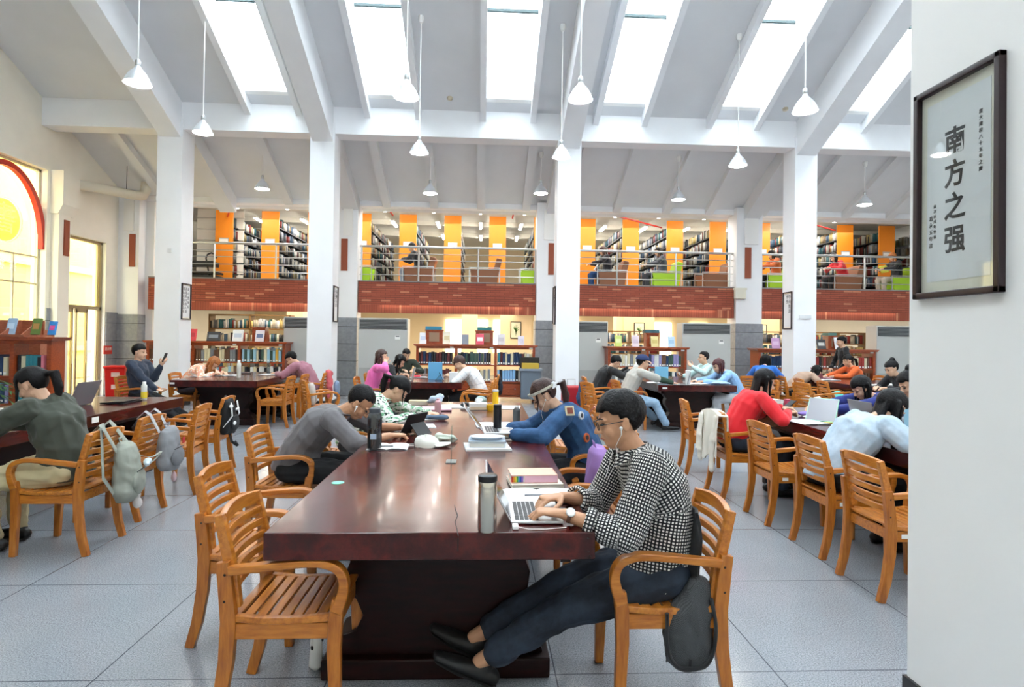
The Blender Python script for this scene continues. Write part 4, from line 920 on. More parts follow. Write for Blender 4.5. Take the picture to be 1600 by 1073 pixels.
def person(label, xy, rz, lean=10, hunch=25, pitch=20, yaw=0, hands=None, feet=None, hair='short', hairc='black', top='#888888', topmat=None, sleeve=1.0, legs='#2a3038', shoes='#1c1c1e', lv=0,
           k=1.0, seat=.447, skin=None, hood=False, palm='down', curl=45, bulk=1.0, group=None, stand=False, spread=.1, jacket=False, pose_z=0, cuff=False, skirtlen=.05, roll=0, armpole=None, fem=False, legmat=None, wamp=None, collar=True, ankle=.93):
    R = Matrix.Rotation(rz, 3, 'Z'); Ri = R.transposed(); org = V((xy[0], xy[1], pose_z)); loc = lambda p: Ri @ (V(p)-org)
    vb, vc, vh = LV[lv]; S1 = skin or M_SKIN
    zs = (seat+.10) if not stand else .90*k
    pel = V((0, 0, zs)); a1 = math.radians(lean); a3 = math.radians(lean+hunch); a2 = (a1+a3)/2
    dd = lambda a: V((math.sin(a), 0, math.cos(a)))
    wst = pel+dd(a1)*.155*k; chest = wst+dd(a2)*.185*k; nb = chest+dd(a3)*.15*k
    nd = dd(a3*.9-.0+math.radians(5)); nt = nb+nd*.058*k
    hp = math.radians(pitch); hy = math.radians(yaw)
    F = V((math.cos(hp)*math.cos(hy), math.cos(hp)*math.sin(hy), -math.sin(hp))); Lf = V((-math.sin(hy), math.cos(hy), 0))
    if roll: Lf = (Lf*math.cos(math.radians(roll))+F.cross(Lf)*math.sin(math.radians(roll))).normalized()
    Uh = F.cross(Lf).normalized(); RH = Matrix((F, Lf, Uh)).transposed(); hc = nt+Uh*.085*k+F*.018*k
    H = lambda x, y, z: hc+RH @ V((x, y, z))*k
    sw = (.165 if fem else .185)*k*(1+.4*(bulk-1)); sh = {}; el = {}; wr_ = {}; hp_ = {}; kn = {}; an = {}
    hands = hands or [None, None]; feet = feet or [None, None]
    for i, s in enumerate((1, -1)):              # 0 = left (+y), 1 = right
        sh[i] = nb-dd(a3)*.04*k+V((0, s*sw, 0))+V((.01, 0, 0))
        t = loc(hands[i]) if hands[i] is not None else V((.42*k, s*.13, .80))
        pole = armpole[i] if armpole else V((-.2, s*.9, -.5))
        el[i], wr_[i] = two_bone(sh[i], t, .275*k, .245*k, pole)
        hp_[i] = pel+V((.0, s*.09*k, -.02))
        if stand: f = loc(feet[i]) if feet[i] is not None else V((.02, s*.1, .085)); kp = V((1, s*.05, 0))
        else: f = loc(feet[i]) if feet[i] is not None else V((.42*k, s*spread, .085)); kp = V((.5, s*.15, 1))
        kn[i], an[i] = two_bone(hp_[i], f, .43*k, .415*k, kp)
    b = MB(); B = bulk
    ux = V((1, 0, 0))
    b.tube([pel-V((0, 0, .05)), pel, wst, chest, nb-dd(a3)*.03, nb], [(.12*k, .09*k), (.145*k, .1*k), (.115*k, .085*k), (.14*k, .095*k), (.12*k, .07*k), (.06*k, .055*k)], 14, up=ux, cap='flat')
    b.tube([nb-nd*.04*k, nb+nd*.03*k, nt+nd*.03*k], [.058*k, .05*k, .05*k], 12, cap='round')
    for i, s in enumerate((1, -1)):
        b.tube([nb-dd(a3)*.04*k, sh[i]], [.05*k, .046*k], 10, cap='round')
        m1 = sh[i].lerp(el[i], .5); m2 = el[i].lerp(wr_[i], .35)
        b.tube([sh[i], m1, el[i]], [.046*k, .043*k, .036*k], 10, cap='round'); b.tube([el[i], m2, wr_[i]], [.037*k, .037*k, (.026*k, .023*k)], 10, cap='round')
        dv = (wr_[i]-el[i]).normalized()
        if palm == 'down': n = V((0, 0, -1)); hd = (dv*.6+V((.55, -s*.12, -.1))).normalized() if not stand else dv
        elif palm == 'in': n = V((0, -s, 0)); hd = dv
        elif palm == 'face': n = V((.3, 0, .5)); hd = (dv+V((.2, 0, .3))).normalized()
        hand(b, wr_[i]+dv*.005, hd, n, V((0, -s, 0)) if palm != 'in' else V((0, 0, 1)), curl if isinstance(curl, (int, float)) else curl[i], k, .0085 if lv else .0095)
        b.tube([hp_[i], hp_[i].lerp(kn[i], .5), kn[i]], [.078*k, .066*k, .05*k], 10, cap='round'); b.tube([kn[i], kn[i].lerp(an[i], .35), an[i]], [.05*k, .046*k, .032*k], 10, cap='round')
        fd = V((1, s*.12, 0)).normalized(); sl = (an[i]-kn[i]).normalized()
        if not stand and sl.z > -.85: fd = (V((1, s*.1, 0))+V((0, 0, .45))).normalized()
        sole = an[i]-V((0, 0, .04))
        b.tube([sole-fd*.04*k, sole+fd*.08*k, sole+fd*.15*k], [(.028*k, .026*k), (.036*k, .022*k), (.03*k, .016*k)], 10, cap='round')
    # head
    e = lambda c, r: b.sph(H(*c), tuple(q*k for q in r), 16, RH)
    e((-.014, 0, .032), (.094, .074, .088)); e((.018, 0, -.025), (.070, .060, .084)); e((.040, 0, -.084), (.038, .036, .028)); e((.0, 0, -.06), (.055, .054, .04))
    for s in (1, -1):
        e((.050, s*.032, -.032), (.028, .025, .03)); e((-.008, s*.076, -.008), (.018, .008, .031)); e((-.012, s*.079, .008), (.014, .009, .016)); e((.072, s*.030, .020), (.013, .022, .008)); e((.096, s*.011, -.03), (.009, .008, .007))
    b.tube([H(.083, 0, .016), H(.094, 0, -.008), H(.104, 0, -.028)], [.007*k, .009*k, .0115*k], 8, cap='round')
    e((.078, 0, -.056), (.012, .022, .008)); e((.075, 0, -.067), (.012, .019, .008))
    body = fuse(b, vb, S1, 2)
    P = obj('person', body, None, loc=org, label=label, cat='person', group=group); P.rotation_euler = (0, 0, rz)
    for s in (1, -1): obj('eye', MB().sph(H(.0785, s*.030, .003), (.010*k, .0135*k, (.005 if not fem else .006)*k), 10, RH), M_EYE, P, smooth=True)
    for s in (1, -1): obj('eyebrow', MB().tube([H(.087, s*.014, .023), H(.085, s*.03, .029), H(.073, s*.046, .023)], [.003*k, .0038*k, .002*k], 6, cap='round'), HAIRS['black'], P, smooth=True)
    m = MB(); m.tube([H(.081, .019, -.062), H(.0885, .006, -.0605), H(.0885, -.006, -.0605), H(.081, -.019, -.062)], [.0022*k, .0045*k, .0045*k, .0022*k], 8, cap='round'); obj('lips', m, M_LIP, P, smooth=True)
    # hair
    m = MB(); c0 = V((-.016, 0, .036)); rr = V((.107, .087, .101)); n1, n2 = 56, 36; vs = []
    long_ = hair in ('long', 'bob', 'pony', 'bun')
    bang = .058 if hair in ('long', 'bun', 'pony') else .045
    if hair == 'crop': rr = V((.100, .081, .096)); bang = .075
    if hair == 'fringe': bang = .028
    for i in range(n2+1):
        ph = PI*i/n2
        for j in range(n1):
            th = 2*PI*j/n1; d = V((math.sin(ph)*math.cos(th), math.sin(ph)*math.sin(th), math.cos(ph))); p = V((c0.x+d.x*rr.x, c0.y+d.y*rr.y, c0.z+d.z*rr.z)); f = 1.0
            line = bang+(.012 if abs(p.y) > .045 else 0)-.02*(p.x < .05)
            if p.x > .015 and p.z < line: f = .72
            if not long_:
                zz = .012-.075*min(1, max(0, (-.015-p.x)/.035)); f = min(f, 1-.28*min(1, max(0, (zz-p.z)/.008+.5)))
            else:
                if p.x > (-.0 if hair in ('long', 'bob') else -.04) and p.z < .02: f = .72
                if p.z < -.06 and hair in ('pony', 'bun'): f = .72
            q = c0+(p-c0)*f; vs.append(H(*q))
    fs = [(i*n1+j, i*n1+(j+1) % n1, (i+1)*n1+(j+1) % n1, (i+1)*n1+j) for i in range(n2) for j in range(n1)]
    m.add(vs, [f[::-1] for f in fs])
    G = V((0, 0, -1))
    def lock(x, y, z, L, r0, r1, out=V((0, 0, 0))):
        p0 = H(x, y, z); p1 = p0+(RH @ V((0, 0, -1))*.4+G*.6)*L*.4*k+out*.4; p2 = p0+(RH @ V((0, 0, -1))*.15+G*.85)*L*k+out
        m.tube([p0, p1, p2], [r0, ((r0[0]+r1[0])/2*1.05, (r0[1]+r1[1])/2), r1], 10, up=RH @ V((1, 0, 0)), cap='round')
    if hair in ('long', 'bob'):
        L = .34 if hair == 'long' else .17
        back = -dd(a3+PI/2)*0+V((-.03, 0, 0))
        lock(-.075, 0, .02, L, (.075*k, .035*k), (.06*k, .02*k), V((-.05*(hair == 'long'), 0, 0)))
        for s in (1, -1):
            lock(-.03, s*.072, .03, L*.95, (.04*k, .02*k), (.03*k, .014*k), V((0, s*.015, 0))); lock(.02, s*.076, .02, L*.55 if hair == 'long' else L*.8, (.018*k, .012*k), (.01*k, .008*k))
    if hair == 'pony':
        p0 = H(-.115, 0, .03); m.sph(p0, .028*k, 10); p1 = p0+RH @ V((-.06, 0, -.03))*k; p2 = p1+V((-.03, 0, -.1))*k; p3 = p2+V((-.0, 0, -.1))*k
        m.tube([p0, p1, p2, p3], [.02*k, .032*k, .03*k, .012*k], 10, cap='round')
        for s in (1, -1): lock(.045, s*.066, .05, .13, (.012*k, .008*k), (.006*k, .005*k))
    if hair == 'bun': m.sph(H(-.07, 0, .13), .042*k, 12)
    if hair == 'fringe':
        for y in (-.05, -.025, 0, .025, .05): lock(.075-.3*y*y*8, y, .075, .045, (.016*k, .012*k), (.008*k, .006*k))
    hm = fuse(m, vh, HAIRS[hairc], 1, wr(.003*k, 26, len(label) % 7, (1, 1, .3)))
    obj('hair', hm, None, P)
    # top garment
    m = MB(); T = 1.0*B; bones = []
    def gt(pts, rad, n=14, up=ux, cap='round'): m.tube(pts, rad, n, up=up, cap=cap); bones.append((pts, rad))
    hem = pel-dd(a1)*min(skirtlen, .075) if not stand else pel-dd(a1)*.1
    hw = min(.178*k, .172*k*T) if not stand else .172*k*T
    gt([hem, pel+V((0, 0, .02)), wst, chest, nb-dd(a3)*.055*k, nb-dd(a3)*.005*k], [(hw, .150*k*T), (hw, .145*k*T), (.155*k*T, .118*k*T), (.175*k*T, .125*k*T), (.165*k, .098*k*T), (.085*k, .07*k)], cap='flat')
    for i, s in enumerate((1, -1)):
        gt([nb-dd(a3)*.045*k+V((0, s*.03, 0)), sh[i]+V((0, -s*.01, 0))], [.066*k, .064*k*T], 12)
        L2 = max(0, min(1, (sleeve-.5)*2)); L1 = min(1, sleeve*2)
        gt([sh[i], sh[i].lerp(el[i], .5*L1), sh[i].lerp(el[i], L1)], [.066*k*T, .063*k*T, (.058*k*T)], 12)
        if L2 > 0:
            e2 = el[i].lerp(wr_[i], L2*.96); gt([el[i], el[i].lerp(e2, .5), e2], [.058*k*T, .052*k*T, (.042 if L2 > .9 else .056)*k], 12)
            if cuff: m.tube([el[i].lerp(wr_[i], L2*.96-.1), e2], [.062*k, .06*k], 12, cap='flat')
    if hood:
        hb = nb-V((.055, 0, 0))*k; m.sph(hb+V((-.02, 0, .0)), (.06*k, .095*k, .06*k), 14, Matrix.Rotation(a3, 3, 'Y')); m.tube([hb+V((0, .085, .01)), hb+V((.08, .075, -.01)), hb+V((.13, .03, -.05))], [.026*k, .022*k, .015*k], 8, cap='round'); m.tube([hb+V((0, -.085, .01)), hb+V((.08, -.075, -.01)), hb+V((.13, -.03, -.05))], [.026*k, .022*k, .015*k], 8, cap='round')
    elif collar:
        rg = [nb+nd*.012*k+V((math.cos(t)*.060*k, math.sin(t)*.066*k, -.35*.06*math.cos(t))) for t in [2*PI*q/14 for q in range(14)]]
        m.tube(rg, [(.009*k, .016*k)]*14, 6, closed=True, up=nd)
    tm = topmat or mat('cloth_'+top.strip('#'), top, .85, var=.06, vscale=6, sheen=.15, bump=.15, bscale=300)
    cm = fuse(m, vc, tm, 3, wr((wamp if wamp is not None else .005)*k, 15, (len(label) % 9)*.7, (1, 1, .8)))
    if topmat:                                     # cloth coordinates in metres along and around the limbs
        n = len(cm.vertices); co = np.empty(n*3); cm.vertices.foreach_get('co', co); co = co.reshape(-1, 3); best = np.full(n, 1e9); uv = np.zeros((n, 3))
        for bi, (pts, rad) in enumerate(bones):
            acc = 0
            for (p, q, r0) in zip(pts, pts[1:], rad):
                p, q = np.array(p), np.array(q); ax = q-p; Ls = np.linalg.norm(ax); ax /= Ls; r = np.mean(r0) if isinstance(r0, tuple) else r0
                t = np.clip((co-p)@ax, 0, Ls); c = p+t[:, None]*ax; ds = np.linalg.norm(co-c, axis=1)/r
                yv = np.array([0, 1, 0.]); yv = yv-ax*(yv@ax); yv /= max(np.linalg.norm(yv), 1e-6); zv = np.cross(ax, yv); w_ = co-c
                side = w_@zv; an_ = np.arctan2(w_@yv, side); mk = ds < best
                uu = acc+(co-p)@ax
                if bi == 0: cu = co[:, 1]*1.0+np.sign(side)*0; cu = an_*.15
                else: cu = an_*r
                uv[mk, 0] = cu[mk]; uv[mk, 1] = uu[mk]; best[mk] = ds[mk]; acc += Ls
        at = cm.attributes.new('uvp', 'FLOAT_VECTOR', 'POINT'); at.data.foreach_set('vector', uv.ravel())
    obj('jacket' if jacket else 'shirt', cm, None, P)
    # trousers
    m = MB(); m.sph(pel+V((0, 0, .0)), (.128*k, .158*k, .104), 16)
    for i in (0, 1):
        m.tube([hp_[i]+V((-.03, 0, -.01)), hp_[i].lerp(kn[i], .5), kn[i]], [(.092*k*B, .092), (.086*k*B, .084*k*B), (.072*k*B, .072*k)], 12, cap='round')
        m.tube([kn[i], kn[i].lerp(an[i], .5), kn[i].lerp(an[i], ankle)], [.071*k, .066*k, .06*k], 12, cap='round')
    lm = legmat or mat('trousers_'+legs.strip('#'), legs, .9, var=.1, vscale=7, bump=.15, bscale=300)
    obj('trousers', fuse(m, vc, lm, 2, wr((wamp or .005)*k, 17, 3.3)), None, P)
    # shoes
    for i, s in enumerate((1, -1)):
        fd = V((1, s*.12, 0)).normalized(); sl = (an[i]-kn[i]).normalized()
        if not stand and sl.z > -.85: fd = (V((1, s*.1, 0))+V((0, 0, .45))).normalized()
        sole = an[i]-V((0, 0, .042)); m = MB()
        m.tube([sole-fd*.055*k, sole+fd*.03*k, sole+fd*.11*k, sole+fd*.185*k], [(.036*k, .036*k), (.04*k, .036*k), (.045*k, .027*k), (.036*k, .018*k)], 12, cap='round'); m.sph(sole+V((0, 0, .028))-fd*.02, (.042*k, .036*k, .03*k), 10)
        so = obj('shoe', fuse(m, vh, mat('shoe_'+shoes.strip('#'), shoes, .5), 2), None, P)
        mm = MB(); un = V((0, 0, -.03*k)); mm.tube([sole-fd*.055*k+un, sole+fd*.1*k+un*.9, sole+fd*.185*k+un*.6], [(.038*k, .008), (.046*k, .008), (.036*k, .008)], 10, cap='round'); obj('sole', mm, mat('sole_pale', '#d8d4cc' if shoes != '#111112' else '#0c0c0d', .6), so, smooth=True)
    info = dict(o=P, H=H, RH=RH, hc=hc, sh=sh, el=el, wr=wr_, kn=kn, an=an, nb=nb, R=R, org=org, k=k, pel=pel, chest=chest, W=lambda p: org+R @ V(p))
    return info
def glasses(I, col=M_BLKP, r=.0017, mlt=1.0):
    H = I['H']; k = I['k']; m = MB()
    for s in (1, -1):
        c = [(.0985, s*(.031+.023*math.cos(t)*1.0), .0+.017*math.sin(t)*mlt) for t in [2*PI*q/16 for q in range(16)]]
        m.tube([H(*p) for p in c], [r*k]*16, 6, closed=True); m.tube([H(.0985, s*.053, .004), H(.085, s*.073, .008), H(-.0, s*.081, .008)], r*k*1.1, 6)
    m.tube([H(.0985, -.009, .003), H(.101, 0, .006), H(.0985, .009, .003)], r*k, 6)
    g_ = obj('glasses', m, col, I['o'], smooth=True); m = MB()
    for s in (1, -1): m.add([H(.0985, s*(.031+.022*math.cos(t)), .016*math.sin(t)) for t in [2*PI*q/16 for q in range(16)]], [tuple(range(16))])
    obj('lens', m, pane_mat('lens_glass', '#f2f5f6', .08), g_)
# ---- patterned cloths
def cloth(name, fn, rough=.85):
    g = NG(name); a = g.n('Attribute'); a.attribute_name = 'uvp'; c = fn(g, a.outputs['Vector']); g.out(c, rough); return g.m
def ging(g, v):
    x = g.xyz(v); a = line_mask(g, g.math('ADD', x[0], 5.0), .0135, .0062); b = line_mask(g, g.math('ADD', x[1], 5.0), .0135, .0062)
    c = g.mix(a, srgb('#eceae4'), srgb('#2a2b30')); return g.mix(b, c, g.mix(a, srgb('#2a2b30'), srgb('#08090b')))
M_GING = cloth('gingham_cloth', ging)
def green(g, v):
    n1 = g.n('TexVoronoi'); n1.feature = 'DISTANCE_TO_EDGE'; mp = g.n('Mapping'); mp.inputs['Scale'].default_value = (16, 30, 16); g.l(g.coord(), mp.inputs[0]); g.l(mp.outputs[0], n1.inputs['Vector'])
    n2 = g.noise(g.coord(scale=(1, 1, 2.4)), 22, 3)
    c = g.mix(g.math('GREATER_THAN', n2, .54), srgb('#eef1ea'), srgb('#7fb78f')); d = g.math('GREATER_THAN', g.noise(g.coord(scale=(1, 1, 2.2)), 31, 2), .60)
    return g.mix(d, c, srgb('#26382c'))
M_GREENP = cloth('green_leaf_cloth', green)
def orangep(g, v):
    n2 = g.noise(g.coord(scale=(1, 1, 1.3)), 17, 3); c = g.ramp(n2, [(.42, srgb('#f6e9df')), (.5, srgb('#f2b489')), (.6, srgb('#ee9a86')), (.66, srgb('#f7efe9'))]); return c
M_ORANGEP = cloth('orange_patterned_cloth', orangep)
def denim(c1, c2):
    def f(g, v): return g.ramp(g.noise(g.coord(), 6, 5, .7), [(.35, srgb(c1)), (.65, srgb(c2))])
    return f
M_DENIM = cloth('blue_denim', denim('#1f426c', '#3b6593')); M_LDENIM = cloth('light_denim', denim('#9fb6ca', '#c0d0de')); M_JEANS = cloth('dark_jeans', denim('#181d27', '#2d3848')); M_LJEANS = cloth('light_jeans', denim('#7f9fbd', '#a3bdd4'))
def stripes(g, v):
    x = g.xyz(v); return g.mix(line_mask(g, g.math('ADD', x[1], 5.0), .09, .006), srgb('#eceef1'), srgb('#aab4c4'))
M_TEEW = cloth('white_striped_jersey', stripes)
# ---- 1: the man in the checked shirt
hero = person('man in a black and white checked shirt typing on a silver laptop, white earphones in', (.76, 2.55), PI, lean=-8, hunch=40, pitch=12, yaw=0, hair='short', lv=2, ankle=.78, k=1.02, topmat=M_GING, sleeve=.70, legmat=M_JEANS, shoes='#111112', bulk=1.12,
              hands=[V((.335, 2.36, .80)), V((.36, 2.60, .805))], feet=[U(736, 1040, .11), U(705, 1012, .13)], curl=(42, 48), collar=True, skirtlen=.10, armpole=[V((-.1, .35, -.9)), V((-.2, -.5, -.8))], wamp=.0055, skin=M_SKIN2)
glasses(hero)
H = hero['H']
for s in (1, -1):
    m = MB(); m.sph(H(.014, s*.080, -.018), .0075, 10); m.tube([H(.014, s*.084, -.018), H(.018, s*.084, -.042)], .0028, 8, cap='round')
    q = H(.018, s*.084, -.042); nb_ = hero['nb']
    m.tube([q, q+V((.02, -s*.012, -.05)), V((nb_.x+.085, s*.05, nb_.z-.02)), V((nb_.x+.12, s*.02, nb_.z-.12))], .0013, 6)
    obj('earphone', m, mat('white_plastic', '#f2f2f2', .3), hero['o'], smooth=True)
# watch on the near wrist, ring, rolled cuff ties
w0 = hero['wr'][0]; dv = (hero['wr'][0]-hero['el'][0]).normalized(); wc = w0-dv*.022
aR, bR = frame_from(dv)
ring = [wc+aR*.0305*math.cos(t)+bR*.0275*math.sin(t) for t in [2*PI*q/24 for q in range(24)]]
wt = obj('watch', MB().tube(ring, [(.0015, .009)]*24, 6, closed=True, up=dv), mat('watch_strap', '#6d4a3a', .5), hero['o'], smooth=True, label='wrist watch with a silver case')
ax = (aR*.25+bR*.97+V((0, 0, .0))).normalized(); ax = (V((0, .75, .66))-dv*V((0, .75, .66)).dot(dv)).normalized(); X1 = dv.cross(ax).normalized(); RM = Matrix((dv, X1, ax)).transposed()
obj('case', MB().lathe([(.0175, 0), (.019, .003), (.019, .008), (.016, .010)], wc+ax*.027, 24, axis=RM), M_STEEL, wt, smooth=True); obj('dial', MB().lathe([(.0155, .0101), (.0155, .0108)], wc+ax*.027, 24, axis=RM), M_LABEL, wt)
for i in (0, 1):
    e0, w1 = hero['el'][i], hero['wr'][i]; ds = (w1-e0).normalized(); pc = e0+ds*.245*1.08*.56
    ra, rb = frame_from(ds); m = MB(); rg = [pc+ra*.052*math.cos(t)+rb*.052*math.sin(t) for t in [2*PI*q/20 for q in range(20)]]; m.tube(rg, [(.010, .022)]*20, 8, closed=True, up=ds)
    cmx = fuse(m, .005, M_GING, 1, wr(.002, 40, 2.1)); at = cmx.attributes.new('uvp', 'FLOAT_VECTOR', 'POINT'); n = len(cmx.vertices); co = np.empty(n*3); cmx.vertices.foreach_get('co', co); co = co.reshape(-1, 3)
    rel = co-np.array(pc); uv = np.zeros((n, 3)); uv[:, 0] = np.arctan2(rel@np.array(ra), rel@np.array(rb))*.052; uv[:, 1] = rel@np.array(ds); at.data.foreach_set('vector', uv.ravel()); obj('cuff', cmx, None, hero['o'])
# collar wings, placket and buttons
m = MB(); nb_ = hero['nb']; 
pk = [nb_+V((.075, 0, -.01)), nb_+V((.105, 0, -.06)), hero['chest']+V((.142, 0, 0)), hero['chest']+V((.14, 0, -.12))]
for s in (1, -1):
    m.sheet([[nb_+V((.0, s*.072, .025)), nb_+V((.045, s*.062, .012)), nb_+V((.082, s*.018, -.01))], [nb_+V((-.01, s*.098, -.012)), nb_+V((.06, s*.09, -.028)), nb_+V((.10, s*.05, -.065))]], .004)
co_ = obj('collar', m, M_GING, hero['o']); at = co_.data.attributes.new('uvp', 'FLOAT_VECTOR', 'POINT'); uv = []
for v in co_.data.vertices: uv += [v.co.y+v.co.x, v.co.z, 0]
at.data.foreach_set('vector', uv)
# ---- others at the central table
P2 = person('young man in a grey t-shirt with glasses, leaning on the left of the central table', (-1.36, 4.47), 0, lean=18, hunch=44, pitch=48, hair='crop', lv=2, k=1.05, top='#6f6c6f', sleeve=.56, legs='#17181b', hands=[V((-.62, 4.62, .80)), V((-.66, 4.28, .79))], feet=[(-.95, 4.6, .09), (-.95, 4.3, .09)], skin=M_SKIN2, bulk=1.1, wamp=.0045)
glasses(P2, mat('thin_metal_frame', '#3b3530', .4, .6), .0011)
m = MB(); H = P2['H']
for s in (1, -1): m = MB(); m.sph(H(.012, s*.082, -.014), .009, 10); m.tube([H(.014, s*.087, -.016), H(.026, s*.085, -.045)], .0036, 8, cap='round'); obj('earbud', m, MC['white_plastic'], P2['o'], smooth=True)
P3 = person('woman in a green and white leaf patterned shirt, left of the central table', (-1.17, 5.5), 0, lean=14, hunch=42, pitch=52, hair='pony', lv=1, fem=True, topmat=M_GREENP, sleeve=1, legs='#3a3d42', hands=[V((-.5, 5.5, .80)), V((-.6, 5.3, .79))], bulk=1.05)
P4 = person('woman in a blue denim jacket and white hair band, right of the central table', (.80, 4.52), PI, lean=8, hunch=40, pitch=38, hair='pony', hairc='brown', lv=2, fem=True, topmat=M_DENIM, sleeve=.92, legs='#20242b', jacket=True, hands=[V((.20, 4.30, .80)), V((.20, 4.52, .80))], bulk=1.12, skirtlen=.16)
H = P4['H']; m = MB()
bandp = [H(-.016+.112*math.cos(t), .092*math.sin(t), .052+.02*math.cos(t)) for t in [2*PI*q/28 for q in range(28)]]
hb = obj('hair_band', MB().tube(bandp, [(.003, .012)]*28, 6, closed=True, up=P4['RH'] @ V((0, 0, 1))), mat('band_cloth', '#c9c4b4', .8, var=.25, vscale=60), P4['o'], smooth=True, label='white patterned hair band')
m = MB(); m.box(H(-.10, .05, .03), (.05, .02, .045), P4['RH'] @ Matrix.Rotation(.5, 3, 'X')); m.tube([H(-.11, .04, .03), H(-.15, .03, .03), H(-.18, .02, .01)], [(.004, .012)]*3, 6); obj('bow', m, mat('bow_cloth', '#e8eaee', .8), hb)
sh0 = P4['sh'][0]
for nm, off, r_, c_ in (('square_patch', V((-.03, .05, .035)), .034, '#d8cfae'), ('round_patch', V((-.12, .02, .0)), .03, '#c9d0d6'), ('sun_patch', V((-.16, .03, -.16)), .034, '#b8582c')):
    p = sh0+off; nn = V((-.3, 1, .35)).normalized() if 'sq' in nm else V((-.75, .65, .1)).normalized(); a_, b_ = frame_from(nn); m = MB()
    rm = Matrix((a_, b_, nn)).transposed()
    if 'sq' in nm: m.box(p+nn*.012, (.07, .07, .01), rm); m.box(p+nn*.018, (.045, .045, .004), rm, 1)
    else: m.lathe([(r_, 0), (r_, .012)], p, 18, axis=rm); m.lathe([(r_*.55, .0125), (r_*.55, .014)], p, 14, mi=1, axis=rm)
    obj(nm, m, [mat(nm+'_a', c_, .8), mat(nm+'_b', '#8a4a3a' if 'sq' in nm else '#2c3038', .8)], P4['o'])
for s in (1,):
    m = MB(); q = H(.012, s*.083, -.018); m.sph(q, .007, 8); m.tube([q, q+V((.03, -.01, -.10)), V((P4['nb'].x+.12, .05, P4['nb'].z-.08)), V((.36, .06, .80))], .0014, 6); obj('earphone', m, MC['white_plastic'], P4['o'], smooth=True)
# ---- left
person('woman with a black ponytail in an olive hooded jacket, seated at the left table', (-2.94, 4.34), PI, lean=2, hunch=30, pitch=30, hair='pony', lv=2, fem=True, top='#3f443a', hood=True, sleeve=1, legs='#c9bb93', jacket=True, hands=[V((-3.50, 4.22, .82)), V((-3.5, 4.42, .83))], bulk=1.22, shoes='#151516', feet=[(-3.3, 4.2, .09), (-3.32, 4.45, .09)], skirtlen=.14, wamp=.008)
I6 = person('man in a dark suit holding up a phone, seated left of the first pillar', (-5.36, 9.6), -.03, lean=-12, hunch=10, pitch=4, hair='short', lv=1, top='#2a3446', legs='#15171c', sleeve=1, jacket=True, bulk=1.1, armpole=[V((-.1, .1, -1)), V((-.3, -.4, -.8))], hands=[V((-5.12, 9.7, .98)), V((-5.0, 9.42, .60))], feet=[(-4.45, 9.5, .1), (-4.5, 9.3, .1)], palm='face', k=1.03)
person('person with orange hair in an orange and white patterned top, head bowed at the table', (-5.22, 10.75), .05, lean=22, hunch=38, pitch=55, hair='long', hairc='orange', lv=1, fem=True, topmat=M_ORANGEP, legs='#3a3a44', hands=[V((-4.65, 10.85, .8)), V((-4.7, 10.6, .8))], bulk=1.1)
person('man in a mauve sweater seated in front of the second pillar', (-3.16, 11.12), PI, lean=12, hunch=38, pitch=40, hair='short', lv=1, top='#a3707f', legs='#15161a', hands=[V((-3.75, 11.0, .8)), V((-3.7, 11.25, .8))], bulk=1.15, k=1.03)
person('woman in a bright pink top resting her chin on her hand', (-1.86, 9.93), 0, lean=10, hunch=14, pitch=2, yaw=-8, hair='long', hairc='brown', lv=1, fem=True, top='#ec6fb5', legs='#2a2c33', hands=[V((-1.42, 9.95, .8)), V((-1.60, 9.78, 1.05))], palm='face')
person('person with long black hair and black clothes bent over the centre background table', (-1.9, 11.0), 0, lean=16, hunch=34, pitch=40, hair='long', lv=0, fem=True, top='#15161a', legs='#1c1d22')
person('young man in a white t-shirt with thin stripes looking at a tablet', (-.06, 10.05), PI, lean=10, hunch=38, pitch=36, hair='fringe', hairc='brown', lv=1, topmat=M_TEEW, sleeve=.5, legs='#1d1f26', hands=[V((-.55, 10.0, .84)), V((-.52, 10.2, .86))], bulk=1.1)
person('person in a dark green jacket sitting behind the right edge of the grey cabinet', (-1.72, 12.9), -1.2, lean=14, hunch=20, pitch=20, hair='short', lv=0, top='#2f3a30', legs='#1c1d22')
# ---- right background
person('young man in a black hoodie holding a paper, right of the middle pillar', (2.1, 10.65), .0, lean=8, hunch=34, pitch=34, hair='short', lv=1, top='#17181c', hood=True, legs='#1c1d22', hands=[V((2.62, 10.6, .98)), V((2.6, 10.45, .95))], bulk=1.1)
I14 = person('man in a navy cap and grey jacket with green sleeves, light jeans and sneakers', (2.42, 9.85), .03, lean=14, hunch=22, pitch=6, hair='short', lv=1, top='#b4b2ab', sleeve=.55, legmat=M_LJEANS, hands=[V((2.76, 10.05, 1.12)), V((3.12, 9.66, .80))], feet=[U(1025, 655, .1), U(1042, 664, .1)], bulk=1.12, shoes='#1d1e22', palm='down', jacket=True)
H = I14['H']; m = MB(); c0 = V((-.014, 0, .045)); vs = []; fs = []
for i in range(9):
    ph = PI/2*i/8
    for j in range(24):
        th = 2*PI*j/24; vs.append(H(c0.x+.116*math.sin(ph)*math.cos(th), .096*math.sin(ph)*math.sin(th), c0.z+.098*math.cos(ph)))
for i in range(8):
    for j in range(24): fs.append((i*24+j, (i+1)*24+j, (i+1)*24+(j+1) % 24, i*24+(j+1) % 24))
m.add(vs, fs); capo = obj('cap', m, mat('navy_cap', '#1d2f5c', .8), I14['o'], smooth=True)
obj('visor', MB().sheet([[H(.085+.085*u*math.cos(a)*1.0, .075*math.sin(a)*(1-.1*u), .052-.012*u) for a in (-1.2, -.8, -.4, 0, .4, .8, 1.2)] for u in (0, .5, 1)], .004), MC['navy_cap'], capo)
